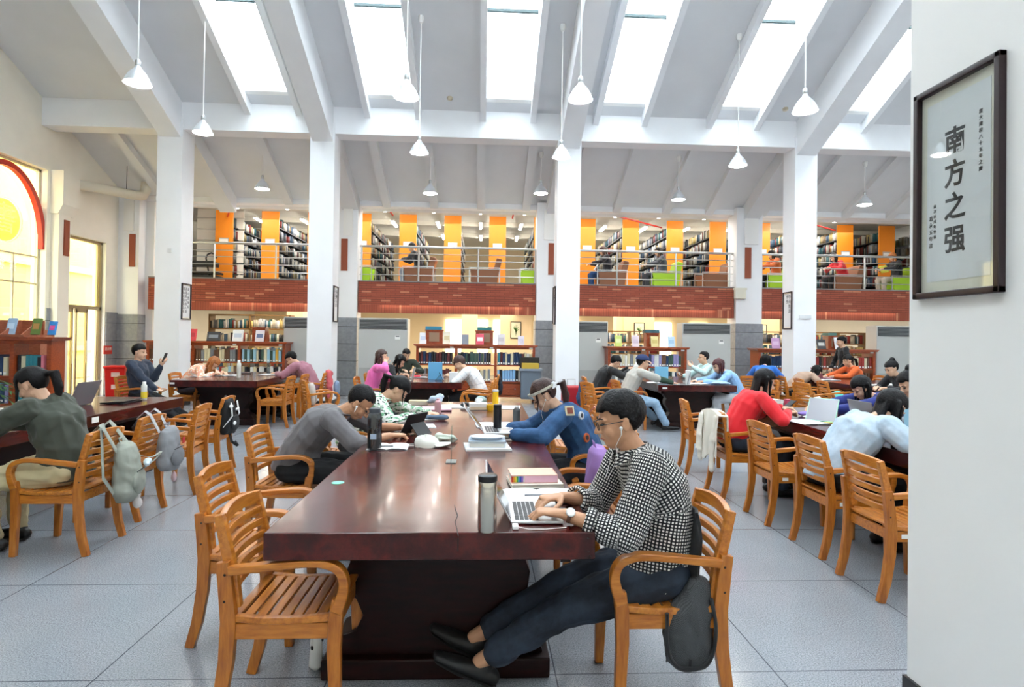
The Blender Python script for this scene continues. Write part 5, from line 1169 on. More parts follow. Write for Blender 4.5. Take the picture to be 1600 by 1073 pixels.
for i in (0, 1):
    m = MB(); e, w1 = I14['el'][i], I14['wr'][i]; m.tube([e, e.lerp(w1, .5), w1], [.054, .05, .042], 12, cap='round')
    obj('sweater_sleeve', fuse(m, .012, mat('dark_green_sleeve', '#2e4638', .85), 2), None, I14['o'])
person('woman with dark red hair in a light blue top at the right background table', (4.42, 10.1), PI, lean=14, hunch=34, pitch=26, hair='bob', hairc='red', lv=1, fem=True, top='#8fb9e6', legs='#c9ccd2', hands=[V((3.8, 10.0, .8)), V((3.75, 10.25, .8))])
person('man with cropped hair in a pale cyan shirt, one hand raised while talking', (4.34, 11.2), PI, lean=2, hunch=14, pitch=2, hair='crop', lv=1, top='#bfe0e0', legs='#3a3d45', hands=[V((3.95, 11.0, 1.0)), V((3.85, 11.3, .8))], palm='face')
# ---- right table
person('woman with long black hair in a bright red sweater at the right table', (2.48, 5.72), .0, lean=12, hunch=28, pitch=20, hair='long', lv=1, fem=True, top='#e0202c', legmat=M_JEANS, hands=[V((2.96, 5.76, .84)), V((2.92, 5.55, .82))], bulk=1.1)
person('woman with long dark hair in a light denim jacket bent low over the right table', (2.58, 4.24), 0, lean=24, hunch=30, pitch=40, hair='long', hairc='black', lv=2, fem=True, topmat=M_LDENIM, legs='#141519', jacket=True, hands=[V((3.18, 4.3, .80)), V((3.15, 4.0, .79))], bulk=1.22, k=1.03, wamp=.0045, skirtlen=.12)
person('woman with black hair in a navy hooded jacket behind the grey laptop', (4.36, 6.05), PI, lean=16, hunch=40, pitch=34, hair='bob', lv=1, fem=True, top='#1d2c7a', hood=True, legs='#22242a', hands=[V((3.6, 5.95, .80)), V((3.55, 6.25, .8))], bulk=1.1)
person('woman with tied black hair in a grey top, cut by the big pillar', (4.22, 5.35), PI, lean=6, hunch=26, pitch=28, hair='bun', lv=1, fem=True, top='#8d949c', legs='#2a2c33', hands=[V((3.7, 5.2, .8)), V((3.7, 5.5, .8))])
person('person in a bright blue top seen from behind, left of the fourth pillar', (5.55, 11.5), 1.0, lean=12, hunch=24, pitch=20, hair='bob', lv=0, fem=True, top='#2f74d0', legs='#22242a')
person('woman in a beige coat resting her head at the table, beside the fourth pillar', (6.1, 11.45), .0, lean=30, hunch=40, pitch=50, hair='long', lv=0, fem=True, top='#b79a86', legs='#22242a')
person('woman in an orange jacket typing on a pink laptop', (7.85, 12.0), PI, lean=12, hunch=24, pitch=14, hair='pony', lv=0, fem=True, top='#e2672c', legs='#22242a', jacket=True, hands=[V((7.25, 11.9, .8)), V((7.2, 12.1, .8))])
person('woman in dark clothes with a black hair bun, half hidden by the big pillar', (6.72, 9.05), PI, lean=10, hunch=30, pitch=24, hair='bun', lv=0, fem=True, top='#1c1d22', legs='#22242a')
person('man in black with glasses standing behind the orange jacketed woman', (8.15, 13.0), PI-.2, lean=2, hunch=6, pitch=8, hair='short', lv=1, top='#18191d', legs='#4a4a40', stand=True, hands=[V((7.95, 12.85, .92)), V((7.95, 13.2, .92))], k=.99)
# ---- upstairs
up = dict(pose_z=FZ, lv=0, seat=.435)
UY = 15.95
def ux_(px): return D(px, 430, UY).x
person('reader in dark clothes in a brown lounge chair upstairs, facing away over the shelves', (ux_(654), UY), PI, lean=2, hunch=24, pitch=20, hair='short', top='#2a2d34', legs='#8f98a6', **up)
person('reader in blue jeans holding a white book upstairs, right of the middle pillar', (ux_(948), UY), PI, lean=-8, hunch=26, pitch=24, hair='long', hairc='brown', fem=True, top='#23242c', legs='#2c4c7c', shoes='#7fb3b0', **up)
person('dark haired reader in grey in the lime green lounge chair upstairs', (ux_(1034), UY), PI, lean=-8, hunch=26, pitch=16, hair='long', fem=True, top='#4a4e58', legs='#3a3e46', shoes='#b5a79c', **up)
person('reader in black and orange upstairs, just left of the fourth pillar', (ux_(1212), UY), PI, lean=-6, hunch=24, pitch=22, hair='bob', fem=True, top='#c4612a', legs='#16171b', **up)
person('reader in a red jacket with black hair upstairs, right of the fourth pillar', (ux_(1318), UY), PI, lean=10, hunch=26, pitch=30, hair='bob', fem=True, top='#c8242e', legs='#1a1b20', **up)
person('red haired reader holding up a yellow green book upstairs at the far right', (ux_(1400), UY), PI, lean=-8, hunch=26, pitch=20, hair='bob', hairc='orange', fem=True, top='#24262c', legs='#b5aa9c', **up)
# ================================================================ things on and around the tables
TZ = .761
def at(px, py, z=TZ): q = U(px, py, z); return (q.x, q.y, z)
def laptop(px, py, rz, label, w=.31, d=.215, ang=110, col='#c3c5c9', screen=None, group='laptops', keys=True, z=TZ, loc=None):
    """user sits on the +x side; ang = opening angle"""
    p = loc or at(px, py, z); t = thing('laptop', label, 'laptop', p, rz, group); mt = mat('laptop_'+col.strip('#'), col, .35, .5)
    b = obj('base', MB().bb((-d/2, -w/2, .002), (d/2, w/2, .014)), mt, t, bevel=.004)
    if keys:
        m = MB()
        for i in range(5):
            for j in range(13): m.bb((-d/2+.018+i*.019, -w/2+.02+j*(w-.04)/13, .0135), (-d/2+.034+i*.019, -w/2+.02+(j+.86)*(w-.04)/13, .0155))
        obj('keyboard', m, mat('key_grey', '#3a3c40', .5), b); obj('trackpad', MB().bb((.03, -.05, .0138), (d/2-.012, .05, .0146)), mat('trackpad', '#b2b4b8', .3, .4), b)
    a = math.radians(ang); u = V((math.cos(a), 0, math.sin(a))); n = V((math.sin(a), 0, -math.cos(a))); h0 = V((-d/2, 0, .012))
    m = MB(); R_ = Matrix((u, V((0, 1, 0)), n)).transposed(); m.box(h0+u*d/2, (d, w, .007), R_); s = obj('lid', m, mt, t, bevel=.003)
    obj('display', MB().box(h0+u*d/2+n*.0042, (d-.016, w-.016, .001), R_), screen or M_SCREEN, s); return t
def bottle(px, py, r, h, label, col, cap='#e9e9e9', capr=None, kind='bottle', clear=False, band=None, cat='bottle', taper=.5, z=TZ, loc=None, metal=0, group=None, rough=.35):
    p = loc or at(px, py, z); t = thing(kind, label, cat, p, 0, group); mt = mat('bottle_'+col.strip('#'), col, rough, metal) if not clear else (M_SMOKE if clear == 'smoke' else M_PERSPEX)
    capr = capr or r*.6; hc = h*.12; m = MB()
    m.lathe([(r*.9, 0), (r, h*.02), (r, h*.74), (r*.97, h*.79), (max(capr*.95, r*(1-taper)), h*.88), (capr*.92, h*.9)], n=24); obj('body', m, mt, t, smooth=True)
    if clear: obj('liquid', MB().lathe([(r*.86, h*.02), (r*.92, h*.03), (r*.92, h*.5)], n=20), mat('liquid_'+col.strip('#'), col, .2), t, smooth=True)
    obj('cap', MB().lathe([(capr, h*.885), (capr*1.02, h*.9), (capr*1.02, h*.985), (capr*.9, h)], n=20), mat('cap_'+cap.strip('#'), cap, .35), t, smooth=True)
    if band: obj('label_band', MB().lathe([(r*1.012, h*band[1]), (r*1.012, h*band[2])], n=24, closed=False), mat('band_'+band[0].strip('#'), band[0], .5), t)
    return t
def slab(name, px, py, w, d, h, label, cat, col, rz=0, z=TZ, page=False, group=None, edge='#efece2', bevel=.002, loc=None):
    p = loc or at(px, py, z)
    if page:
        t = thing(name, label, cat, p, rz, group); mt = mat('cover_'+col.strip('#'), col, .5)
        m = MB().bb((-d/2, -w/2, 0), (d/2, w/2, .003)).bb((-d/2, -w/2, h-.003), (d/2, w/2, h)).bb((d/2-.003, -w/2, 0), (d/2, w/2, h)); obj('cover', m, mt, t)
        obj('pages', MB().bb((-d/2+.004, -w/2+.004, .003), (d/2-.003, w/2-.004, h-.003)), mat('pages_'+edge.strip('#'), edge, .8), t); return t
    return obj(name, MB().bb((-d/2, -w/2, 0), (d/2, w/2, h)), mat('slab_'+col.strip('#'), col, .6), loc=p, rz=rz, bevel=bevel, seg=1, label=label, cat=cat, group=group)
def openbook(px, py, w, d, label, rz=0, z=TZ, cat='book', name='open_book', h=.014, loc=None, group='open books and notebooks'):
    p = loc or at(px, py, z); t = thing(name, label, cat, p, rz, group); g1 = []
    for j in range(2):
        row = []
        for i in range(13):
            u = i/12*2-1; row.append(((u*w/2), (j-.5)*d, .004+h*(1-abs(u))**.5*(abs(u)**.35)))
        g1.append(row)
    obj('pages', MB().sheet(g1, .003), M_PAPER, t, smooth=True); obj('cover', MB().bb((-w/2-.003, -d/2-.003, 0), (w/2+.003, d/2+.003, .002)), mat('cover_grey', '#9aa0a8', .6), t)
    m = MB()
    for s in (-1, 1):
        for k in range(9): m.bb((s*w*.27-w*.17, -d/2+.025+k*d/11, .012), (s*w*.27+w*.17*random.uniform(.5, 1), -d/2+.027+k*d/11, .0125))
    return t
def pen(px, py, label, L=.14, rz=1.4, col='#8d9097', z=TZ, loc=None):
    p = loc or at(px, py, z); t = thing('pen', label, 'pen', (p[0], p[1], p[2]+.004), rz, 'pens on notebooks'); obj('barrel', MB().tube([(-L/2, 0, 0), (L/2-.012, 0, 0)], .004, 8), mat('pen_'+col.strip('#'), col, .3), t, smooth=True); obj('tip', MB().tube([(L/2-.012, 0, 0), (L/2, 0, 0)], [.0035, .0008], 8), M_STEEL, t, smooth=True)
def blob(name, pts, label, cat, mt, vox=.008, amp=.004, loc=(0, 0, 0), rz=0, group=None, tubes=(), parent=None, sc=18):
    m = MB()
    for c, r in pts: m.sph(c, r, 14)
    for q, r in tubes: m.tube(q, r, 12, cap='round', up=V((1, 0, 0)))
    me = fuse(m, vox, mt, 3, wr(amp, sc, len(label) % 7)); o = obj(name, me, None, parent, loc=loc, label=label, cat=cat, group=group); o.rotation_euler = (0, 0, rz); return o
def acrylic(px, py, hgt, label, rz=0):
    t = thing('acrylic_stand', label, 'sign stand', at(px, py), rz, 'clear acrylic stands'); obj('panel', MB().bb((-.002, -.05, .004), (.002, .05, hgt)), M_PERSPEX, t); obj('base', MB().bb((-.03, -.05, 0), (.03, .05, .004)), mat('grey_base', '#7d8583', .4), t); return t
# ---- hero's place
laptop(0, 0, 0, 'silver laptop on which the man in the checked shirt types', ang=119, col='#cfd1d4', w=.30, d=.21, loc=(.225, 2.50, TZ))
o = bottle(761, 829, .036, .215, 'brushed steel thermos with a black lid at the near end of the central table', '#d9d2c4', '#17181a', .0365, 'thermos', cat='thermos', taper=0, metal=1, rough=.24)
slab('book', 840, 768, .20, .26, .018, 'thin white book beneath the pink spined dictionary', 'book', '#e9e2d3', rz=.1, page=True, loc=(.27, 3.02, TZ))
t = slab('book', 0, 0, .16, .235, .04, 'thick pale pink dictionary with rainbow index tabs, on top of a white book', 'book', '#eeb9a2', rz=.06, page=True, loc=(.26, 3.03, TZ+.018))
m = MB(); cols = ['#d8402f', '#e9952e', '#ead23a', '#5bab4a', '#3a8ad0', '#3b57b5', '#8b55b5']
for i in range(7): m.bb((-.116+i*.0085, -.0815, .006), (-.1085+i*.0085, -.079, .034), i)
obj('index_tabs', m, [mat('tab_'+c.strip('#'), c, .5) for c in cols], t); obj('spine_label', MB().bb((-.05, -.0812, .004), (.115, -.0795, .036)), mat('spine_pink', '#e9b6c6', .5), t)
openbook(835, 778, .34, .23, 'open white notebook between the silver laptop and the stacked books', rz=.02, loc=(.27, 2.76, TZ), name='open_notebook', cat='notebook'); pen(0, 0, 'grey pen lying on the open notebook behind the silver laptop', loc=(.27, 2.73, TZ+.014), rz=.05)
m = MB().bb((-.012, -.02, 0), (.012, .02, .014)); ad = obj('usb_adapter', m, MC['white_plastic'], loc=at(805, 825), bevel=.003, label='small white adapter with a cable beside the silver laptop', cat='adapter')
obj('cable', MB().tube([(.012, 0, .005), (.05, -.02, .003), (.12, -.02, .003), (.2, .0, .003)], .0018, 6), MC['white_plastic'], ad, smooth=True)
acrylic(705, 721, .21, 'clear acrylic stand in the middle of the central table, right of the white cap')
# ---- grey shirt's place
b = bottle(585, 702, .046, .27, 'large smoky transparent drink bottle with a dark lid on the central table', '#5c6670', '#4b545c', .036, clear='smoke', taper=.2)
obj('print', MB().box((.0, -.0475, .09), (.04, .001, .035)), mat('pale_blue_print', '#a9bfd6', .5), b)
def tablet(px, py, rz, label, w=.25, h=.175, tilt=62, col='#1b1c20', scr='#6f5f8c', z=TZ, loc=None, back=False):
    t = thing('tablet', label, 'tablet', loc or at(px, py, z), rz, 'tablets propped on the tables'); a = math.radians(tilt); u = V((-math.cos(a), 0, math.sin(a))); n = V((math.sin(a), 0, math.cos(a))); R_ = Matrix((u, V((0, 1, 0)), n)).transposed()
    R_.transpose() if False else None
    obj('case', MB().box(u*h/2+V((0, 0, .006)), (h, w, .010), R_), mat('tablet_'+col.strip('#'), col, .5), t, bevel=.003); obj('display', MB().box(u*h/2+n*.006+V((0, 0, .006)), (h-.016, w-.016, .001), R_), mat('display_'+scr.strip('#'), scr, .15, emit=.25), t)
    obj('kickstand', MB().box((-.105, 0, .045), (.004, w*.7, .11), Matrix.Rotation(.7, 3, 'Y')), mat('tablet_'+col.strip('#'), col, .5), t); return t
tablet(0, 0, PI-.5, 'black cased tablet propped up in front of the young man in grey', loc=(-.55, 4.55, TZ))
openbook(620, 685, .26, .2, 'white notebook with a black pen before the young man in grey', rz=.05, loc=(-.62, 3.98, TZ), name='open_notebook', cat='notebook'); pen(0, 0, 'black pen on the notebook near the smoky bottle', loc=(-.64, 3.93, TZ+.014), rz=.1, col='#1d1f24')
slab('paper_sheet', 655, 666, .2, .26, .006, 'white papers between the tablet and the blue pencil case', 'paper', '#eef0f2', rz=.2)
cp = thing('baseball_cap', 'white baseball cap lying on the central table', 'cap', at(668, 697), .1)
m = MB(); vs = []; fs = []
for i in range(8):
    ph = PI/2*i/7
    for j in range(20):
        th = 2*PI*j/20; vs.append((.085*math.sin(ph)*math.cos(th)*(1+.05*math.sin(3*th))-.02*math.cos(ph), .075*math.sin(ph)*math.sin(th), .072*math.cos(ph)**.75*(1+.10*math.sin(th*2+1))+.003*math.sin(5*th)))
for i in range(7):
    for j in range(20): fs.append((i*20+j, (i+1)*20+j, (i+1)*20+(j+1) % 20, i*20+(j+1) % 20))
m.add(vs, fs); obj('crown', m, mat('white_canvas', '#e6e4da', .85), cp, smooth=True); obj('brim', MB().sheet([[(.06+.10*u*math.cos(a), .078*math.sin(a), .006+.016*math.cos(a)) for a in (-1.3, -.9, -.45, 0, .45, .9, 1.3)] for u in (-.2, .4, 1)], .004), MC['white_canvas'], cp)
obj('strap', MB().tube([(-.09, -.03, .01), (-.13, -.04, .012), (-.15, 0, .01), (-.12, .03, .01), (-.09, .03, .01)], [(.008, .002)]*5, 6), MC['white_canvas'], cp)
blob('plastic_bag', [((0, 0, .025), (.07, .05, .03)), ((.05, .01, .02), (.04, .04, .025)), ((-.04, .02, .03), (.04, .035, .03))], 'crumpled clear bag with green contents behind the white cap', 'bag', mat('bag_clear', '#cdd8c8', .25), amp=.012, loc=at(697, 690), vox=.005, sc=30)
# ---- patterned shirt's place and the far end
slab('notebook', 648, 652, .15, .2, .008, 'small open white notepad beneath the hand of the woman in the patterned shirt', 'notebook', '#f0f0ec', rz=.2, z=TZ, loc=(-.5, 5.35, TZ))
t = slab('laptop_sleeve', 682, 640, .30, .26, .022, 'pink padded laptop sleeve on the central table', 'laptop sleeve', '#e3b3c4', rz=PI/2+.1, bevel=.008)
blob('cloth_bundle', [((0, 0, .05), (.075, .06, .045)), ((.04, .02, .08), (.05, .04, .03)), ((-.05, 0, .03), (.04, .05, .03))], 'crumpled grey and light blue cloth bundle on the pink sleeve', 'cloth', mat('grey_blue_cloth', '#aebccb', .8, var=.15, vscale=30), loc=(at(680, 634)[0], at(680, 634)[1], TZ+.018), amp=.008)
bottle(684, 646, .032, .145, 'small metallic pink bottle standing on the central table', '#d3a3aa', '#d3a3aa', .016, metal=.4, taper=.45)
blob('pencil_case', [((0, 0, .022), (.10, .03, .024)), ((.06, 0, .022), (.045, .032, .024)), ((-.06, 0, .022), (.045, .032, .024))], 'blue grey fabric pencil case on the central table', 'pencil case', mat('slate_fabric', '#5d7189', .85), loc=at(683, 656), amp=.003)
tb = thing('tissue_box', 'white tissue box near the far end of the central table', 'tissue box', at(747, 640), .1); obj('box', MB().bb((-.09, -.055, 0), (.09, .055, .07)), mat('tissue_white', '#efeeea', .6), tb, bevel=.003); obj('print', MB().bb((-.085, -.0565, .005), (.085, -.055, .035)), mat('tissue_tan', '#dcc9a8', .6), tb)
blob('tissue', [((0, 0, .09), (.035, .012, .035)), ((.02, 0, .10), (.03, .01, .02))], '', '', M_PAPER, parent=tb, vox=.006); 
blob('pouch', [((0, 0, .025), (.075, .035, .028)), ((.04, 0, .025), (.035, .03, .028))], 'small black pouch left of the tissue box', 'pouch', M_BLK, loc=at(729, 636))
bottle(774, 634, .033, .175, 'bright yellow thermos with a steel rim beyond the tissue box', '#f0bd1a', '#b9bcc0', .033, 'thermos', cat='thermos', taper=0)
m = MB().lathe([(.03, 0), (.038, .03), (.04, .06), (.036, .062), (.034, .03), (.0, .008)], n=20); obj('cup', m, MC['bottle_f0bd1a'], loc=at(766, 641), smooth=True, label='small yellow cup beside the yellow thermos', cat='cup')
slab('book', 658, 630, .14, .2, .02, 'flat cream book at the far left corner of the central table', 'book', '#dcd2ba', rz=.1, page=True, loc=(-.7, 6.55, TZ)); slab('book', 0, 0, .14, .2, .02, 'flat cream book lying on another at the far left corner', 'book', '#cfc09a', rz=.0, page=True, loc=(-.7, 6.55, TZ+.02))
slab('paper_sheet', 715, 632, .3, .4, .005, 'white papers spread at the far end of the central table', 'paper', '#eff1f4', rz=.1, loc=(-.25, 6.35, TZ)); slab('paper_sheet', 0, 0, .3, .3, .005, 'white papers at the far right corner of the central table', 'paper', '#eff1f4', rz=-.1, loc=(.25, 6.3, TZ))
# ---- denim jacket's place
laptop(0, 0, .06, 'laptop with a white case in front of the woman in the denim jacket', ang=128, col='#e1e2e4', w=.33, d=.23, loc=(.12, 4.42, TZ+.045)); slab('book', 0, 0, .3, .24, .02, 'black book beneath the raised white laptop', 'book', '#22252b', page=True, loc=(.15, 4.4, TZ)); slab('book', 0, 0, .28, .2, .025, 'pale book wedged right beneath the white laptop', 'book', '#d8d3c2', page=True, loc=(.15, 4.42, TZ+.02))
q = at(761, 699); slab('book', 0, 0, .26, .3, .012, 'large flat white book at the bottom of the stack with the tray', 'book', '#e4e7ea', rz=.1, page=True, loc=q); slab('book', 0, 0, .17, .23, .03, 'grey edged book in the middle of the stack with the tray', 'book', '#cfd3d6', rz=0, page=True, loc=(q[0], q[1]+.02, q[2]+.012)); slab('book', 0, 0, .19, .25, .012, 'thin blue grey book near the top of the stack with the tray', 'book', '#a9b9c9', page=True, loc=(q[0], q[1]+.02, q[2]+.042))
m = MB().lathe([(.08, 0), (.10, .018), (.105, .02), (.10, .022), (.075, .004), (0, .004)], n=28); m.v = [(x*1.15, y*.75, z) for x, y, z in m.v]; obj('tray', m, mat('white_tray', '#dfe6ee', .3), loc=(q[0], q[1]+.02, q[2]+.054), smooth=True, label='oval white plastic tray on top of the book stack', cat='tray')
bottle(777, 680, .031, .235, 'tall matt black thermos beside the white laptop', '#1b1c1e', '#141517', .031, 'thermos', cat='thermos', taper=0); bottle(807, 661, .032, .15, 'dark grey bottle with a metal carrying loop', '#4a4d50', '#c9ccce', .02, taper=.4)
openbook(778, 665, .34, .24, 'open white book behind the black thermos', rz=.1, loc=(.12, 5.0, TZ)); slab('phone', 815, 662, .075, .15, .009, 'white phone lying on papers near the dark grey bottle', 'phone', '#dfe3e8', rz=.3, loc=(.33, 4.95, TZ+.018))
# ---- left table
laptop(0, 0, PI, 'open grey laptop seen from its back on the left table', ang=112, col='#9c9da3', loc=(-4.15, 6.15, TZ), w=.36, d=.25)
t = laptop(0, 0, 0, 'thin closed black laptop on the left table', ang=4, col='#2b2d33', keys=False, loc=(-3.8, 6.45, TZ), w=.34, d=.24)
bottle(0, 0, .03, .2, 'white drink bottle with a yellow label on the left table', '#e9ebe4', '#f4f4f0', .018, band=('#efd83c', .1, .45), loc=(-3.72, 6.72, TZ)); openbook(0, 0, .3, .22, 'open papers beside the grey laptop on the left table', loc=(-4.35, 6.3, TZ)); slab('tablet', 0, 0, .17, .25, .008, 'flat white tablet at the edge of the left table', 'tablet', '#dfe1e3', loc=(-3.62, 5.2, TZ), rz=.1)
bottle(21, 648, .036, .15, 'brown coffee tumbler with a black lid on the left table', '#8a5f3c', '#1a1b1e', .038, 'tumbler', cat='tumbler', taper=0, loc=(-4.1, 5.2, TZ)); bottle(0, 0, .03, .12, 'small white bottle in front of the coffee tumbler', '#e9efe6', '#f2f4f0', .014, taper=.55, loc=(-3.85, 4.95, TZ)); slab('paper_sheet', 0, 0, .2, .28, .006, 'white papers at the left edge beneath the hands of the woman in olive', 'paper', '#e8eaee', loc=(-3.75, 4.5, TZ))
# ---- far tables
openbook(314, 588, .3, .22, 'open white book at the near left corner of the table between the left pillars'); openbook(352, 579, .36, .25, 'open notebook under the arms of the person with orange hair', loc=(-4.52, 10.75, TZ)); bottle(373, 590, .035, .3, 'tall milky bottle on the table between the left pillars', '#e6e8df', '#f6f6f4', .024); bottle(419, 583, .03, .22, 'clear grey tumbler on the table between the left pillars', '#8d8f90', '#8f9294', .028, clear=True, taper=.1); slab('phone_case', 384, 584, .09, .16, .02, 'black case on the table between the left pillars', 'case', '#1c1e22'); openbook(0, 0, .36, .26, 'open book before the person in the mauve sweater', loc=(-3.9, 11.05, TZ)); slab('paper_sheet', 437, 578, .2, .3, .01, 'white papers near the mauve sweater', 'paper', '#eef1f6', loc=(-3.85, 11.5, TZ))
laptop(0, 0, PI, 'pale laptop in front of the person in the pink top', ang=100, col='#d5d8dc', loc=(-1.28, 9.95, TZ)); openbook(0, 0, .3, .2, 'white book with a red cover at the far side of the centre background table', loc=(-1.15, 10.75, TZ)); slab('red_notebook', 0, 0, .12, .16, .02, 'small red notebook lying on the white book', 'notebook', '#d8304a', loc=(-1.2, 10.75, TZ+.018)); t = slab('book', 0, 0, .03, .24, .3, 'light blue book standing upright on the centre background table', 'book', '#6db7e6', loc=(-.82, 10.3, TZ)); tablet(0, 0, 0, 'blue screened tablet before the person in the white t-shirt', loc=(-.66, 10.1, TZ), scr='#4a90c8', w=.22, h=.15); slab('carton', 0, 0, .16, .14, .16, 'small white carton in front of the person in the white t-shirt', 'box', '#e6e8ea', loc=(-.48, 9.86, TZ))
laptop(0, 0, PI-.3, 'grey laptop before the man in the navy cap', ang=105, col='#8d9198', loc=(3.28, 9.72, TZ)); bottle(1075, 600, .042, .24, 'white thermos on the right background table', '#eceeee', '#f4f4f4', .042, 'thermos', cat='thermos', taper=0, loc=(3.42, 9.75, TZ)); slab('book', 0, 0, .03, .24, .26, 'blue book standing behind the grey laptop', 'book', '#7cc0e2', loc=(3.2, 10.5, TZ)); openbook(0, 0, .34, .24, 'open papers before the woman with dark red hair', loc=(3.65, 9.9, TZ)); openbook(0, 0, .3, .22, 'open book by the elbow of the man in the navy cap', loc=(2.98, 10.05, TZ)); blob('cloth_bundle', [((0, 0, .03), (.15, .08, .03)), ((.1, .02, .02), (.1, .06, .025))], 'pale blue cloth at the right corner of the right background table', 'cloth', mat('pale_blue_cloth', '#a9c9ec', .85), loc=(3.98, 9.8, TZ), vox=.012); 
tablet(0, 0, PI+.75, 'large grey tablet in a mint green case at the right table', loc=(3.12, 5.35, TZ), w=.26, h=.24, tilt=58, col='#a9dcc4', scr='#8b8f96'); slab('phone', 0, 0, .075, .15, .009, 'dark phone in the hand of the woman in red', 'phone', '#1a1c22', loc=(3.03, 5.74, .87), rz=.2).rotation_euler = (0, -.6, .2)
bottle(1221, 642, .032, .12, 'deep pink cup behind the phone at the right table', '#c9506f', '#c9506f', .033, 'cup', cat='cup', taper=0, loc=(3.28, 6.25, TZ))
for i, (c, lb) in enumerate((('#d9dcdc', 'lowest pale book of the stack behind the woman in red'), ('#7f8f8a', 'grey green book in the stack behind the woman in red'), ('#e4e6e6', 'white book in the stack behind the woman in red'), ('#eceae4', 'topmost cream book of the stack behind the woman in red'))): slab('book', 0, 0, .2, .26, .028, lb, 'book', c, rz=.1*i, page=True, loc=(3.08, 6.3, TZ+.028*i), group='book stack behind the woman in red')
blob('pouch', [((0, 0, .025), (.10, .06, .025)), ((.05, 0, .03), (.05, .05, .03))], 'purple pouch on the right table', 'pouch', mat('purple_pouch', '#7a5fb0', .6), loc=at(1262, 650)); openbook(1262, 660, .26, .3, 'white notebook with a yellow edge on the right table', name='notebook', cat='notebook', rz=.1); slab('sticky_notes', 1294, 661, .05, .08, .006, 'yellow sticky notes beside the white notebook', 'sticky notes', '#e8c65a'); slab('packet', 1292, 652, .05, .1, .03, 'small white tissue packet on the right table', 'tissue packet', '#eceff2', rz=.5)
bottle(1303, 644, .03, .17, 'silver grey bottle by the navy hooded jacket', '#b2b5b2', '#8d9090', .024, loc=(3.5, 5.75, TZ)); laptop(0, 0, .0, 'grey laptop seen from its back before the woman in the navy hooded jacket', ang=104, col='#8f9299', loc=(3.52, 5.15, TZ), w=.34); slab('folder', 0, 0, .14, .02, .2, 'light blue folder leaning beside the grey laptop at the right table', 'folder', '#9cd0e8', loc=(3.72, 4.98, TZ), rz=.1)
openbook(0, 0, .3, .22, 'open notebook beneath the hands of the woman in light denim', loc=(3.35, 4.2, TZ)); slab('tablet', 0, 0, .2, .28, .008, 'black tablet at the right edge of the right table', 'tablet', '#26282c', loc=(3.85, 4.75, TZ)); openbook(0, 0, .28, .2, 'open papers in front of the bottle at the right table', loc=(3.3, 5.62, TZ))
laptop(0, 0, .1, 'pink laptop before the woman in the orange jacket', ang=110, col='#d58fa6', loc=(7.0, 11.9, TZ)); openbook(0, 0, .36, .26, 'open book beneath the head of the woman in beige', loc=(6.75, 11.3, TZ)); openbook(0, 0, .4, .26, 'open white papers at the near left corner of the far right table', loc=(6.9, 10.05, TZ)); openbook(0, 0, .4, .26, 'open white book at the near right part of the far right table', loc=(7.35, 10.15, TZ)); bottle(0, 0, .03, .2, 'pale green bottle on the far right table', '#bfe0cc', '#e8efe9', .018, loc=(6.72, 11.65, TZ))
# phone and papers held
ph = slab('phone', 0, 0, .075, .15, .009, 'dark phone held up by the man in the suit', 'phone', '#2a2e33', loc=V(I6['wr'][0] and I6['W'](I6['wr'][0]))+V((.075, -.02, .13))); ph.rotation_euler = (0, -1.25, 0)
o = obj('paper_sheet', MB().box((0, 0, 0), (.004, .2, .28), Matrix.Rotation(.5, 3, 'Y')), M_PAPER, loc=(2.72, 10.5, 1.02), label='white sheet held up by the person in the black hoodie', cat='paper')
o = obj('open_book', MB().box((0, -.0, 0), (.02, .16, .22), Matrix.Rotation(.6, 3, 'Y')), M_PAPER, loc=(ux_(932), UY, FZ+.72), label='white book held by the brown haired reader upstairs', cat='book')
o = obj('open_book', MB().box((0, 0, 0), (.03, .3, .2), Matrix.Rotation(-.5, 3, 'Y')), mat('yellow_green_book', '#d6dc5a', .6), loc=(ux_(1381), UY, FZ+.80), label='yellow green book held up by the red haired reader upstairs', cat='book')
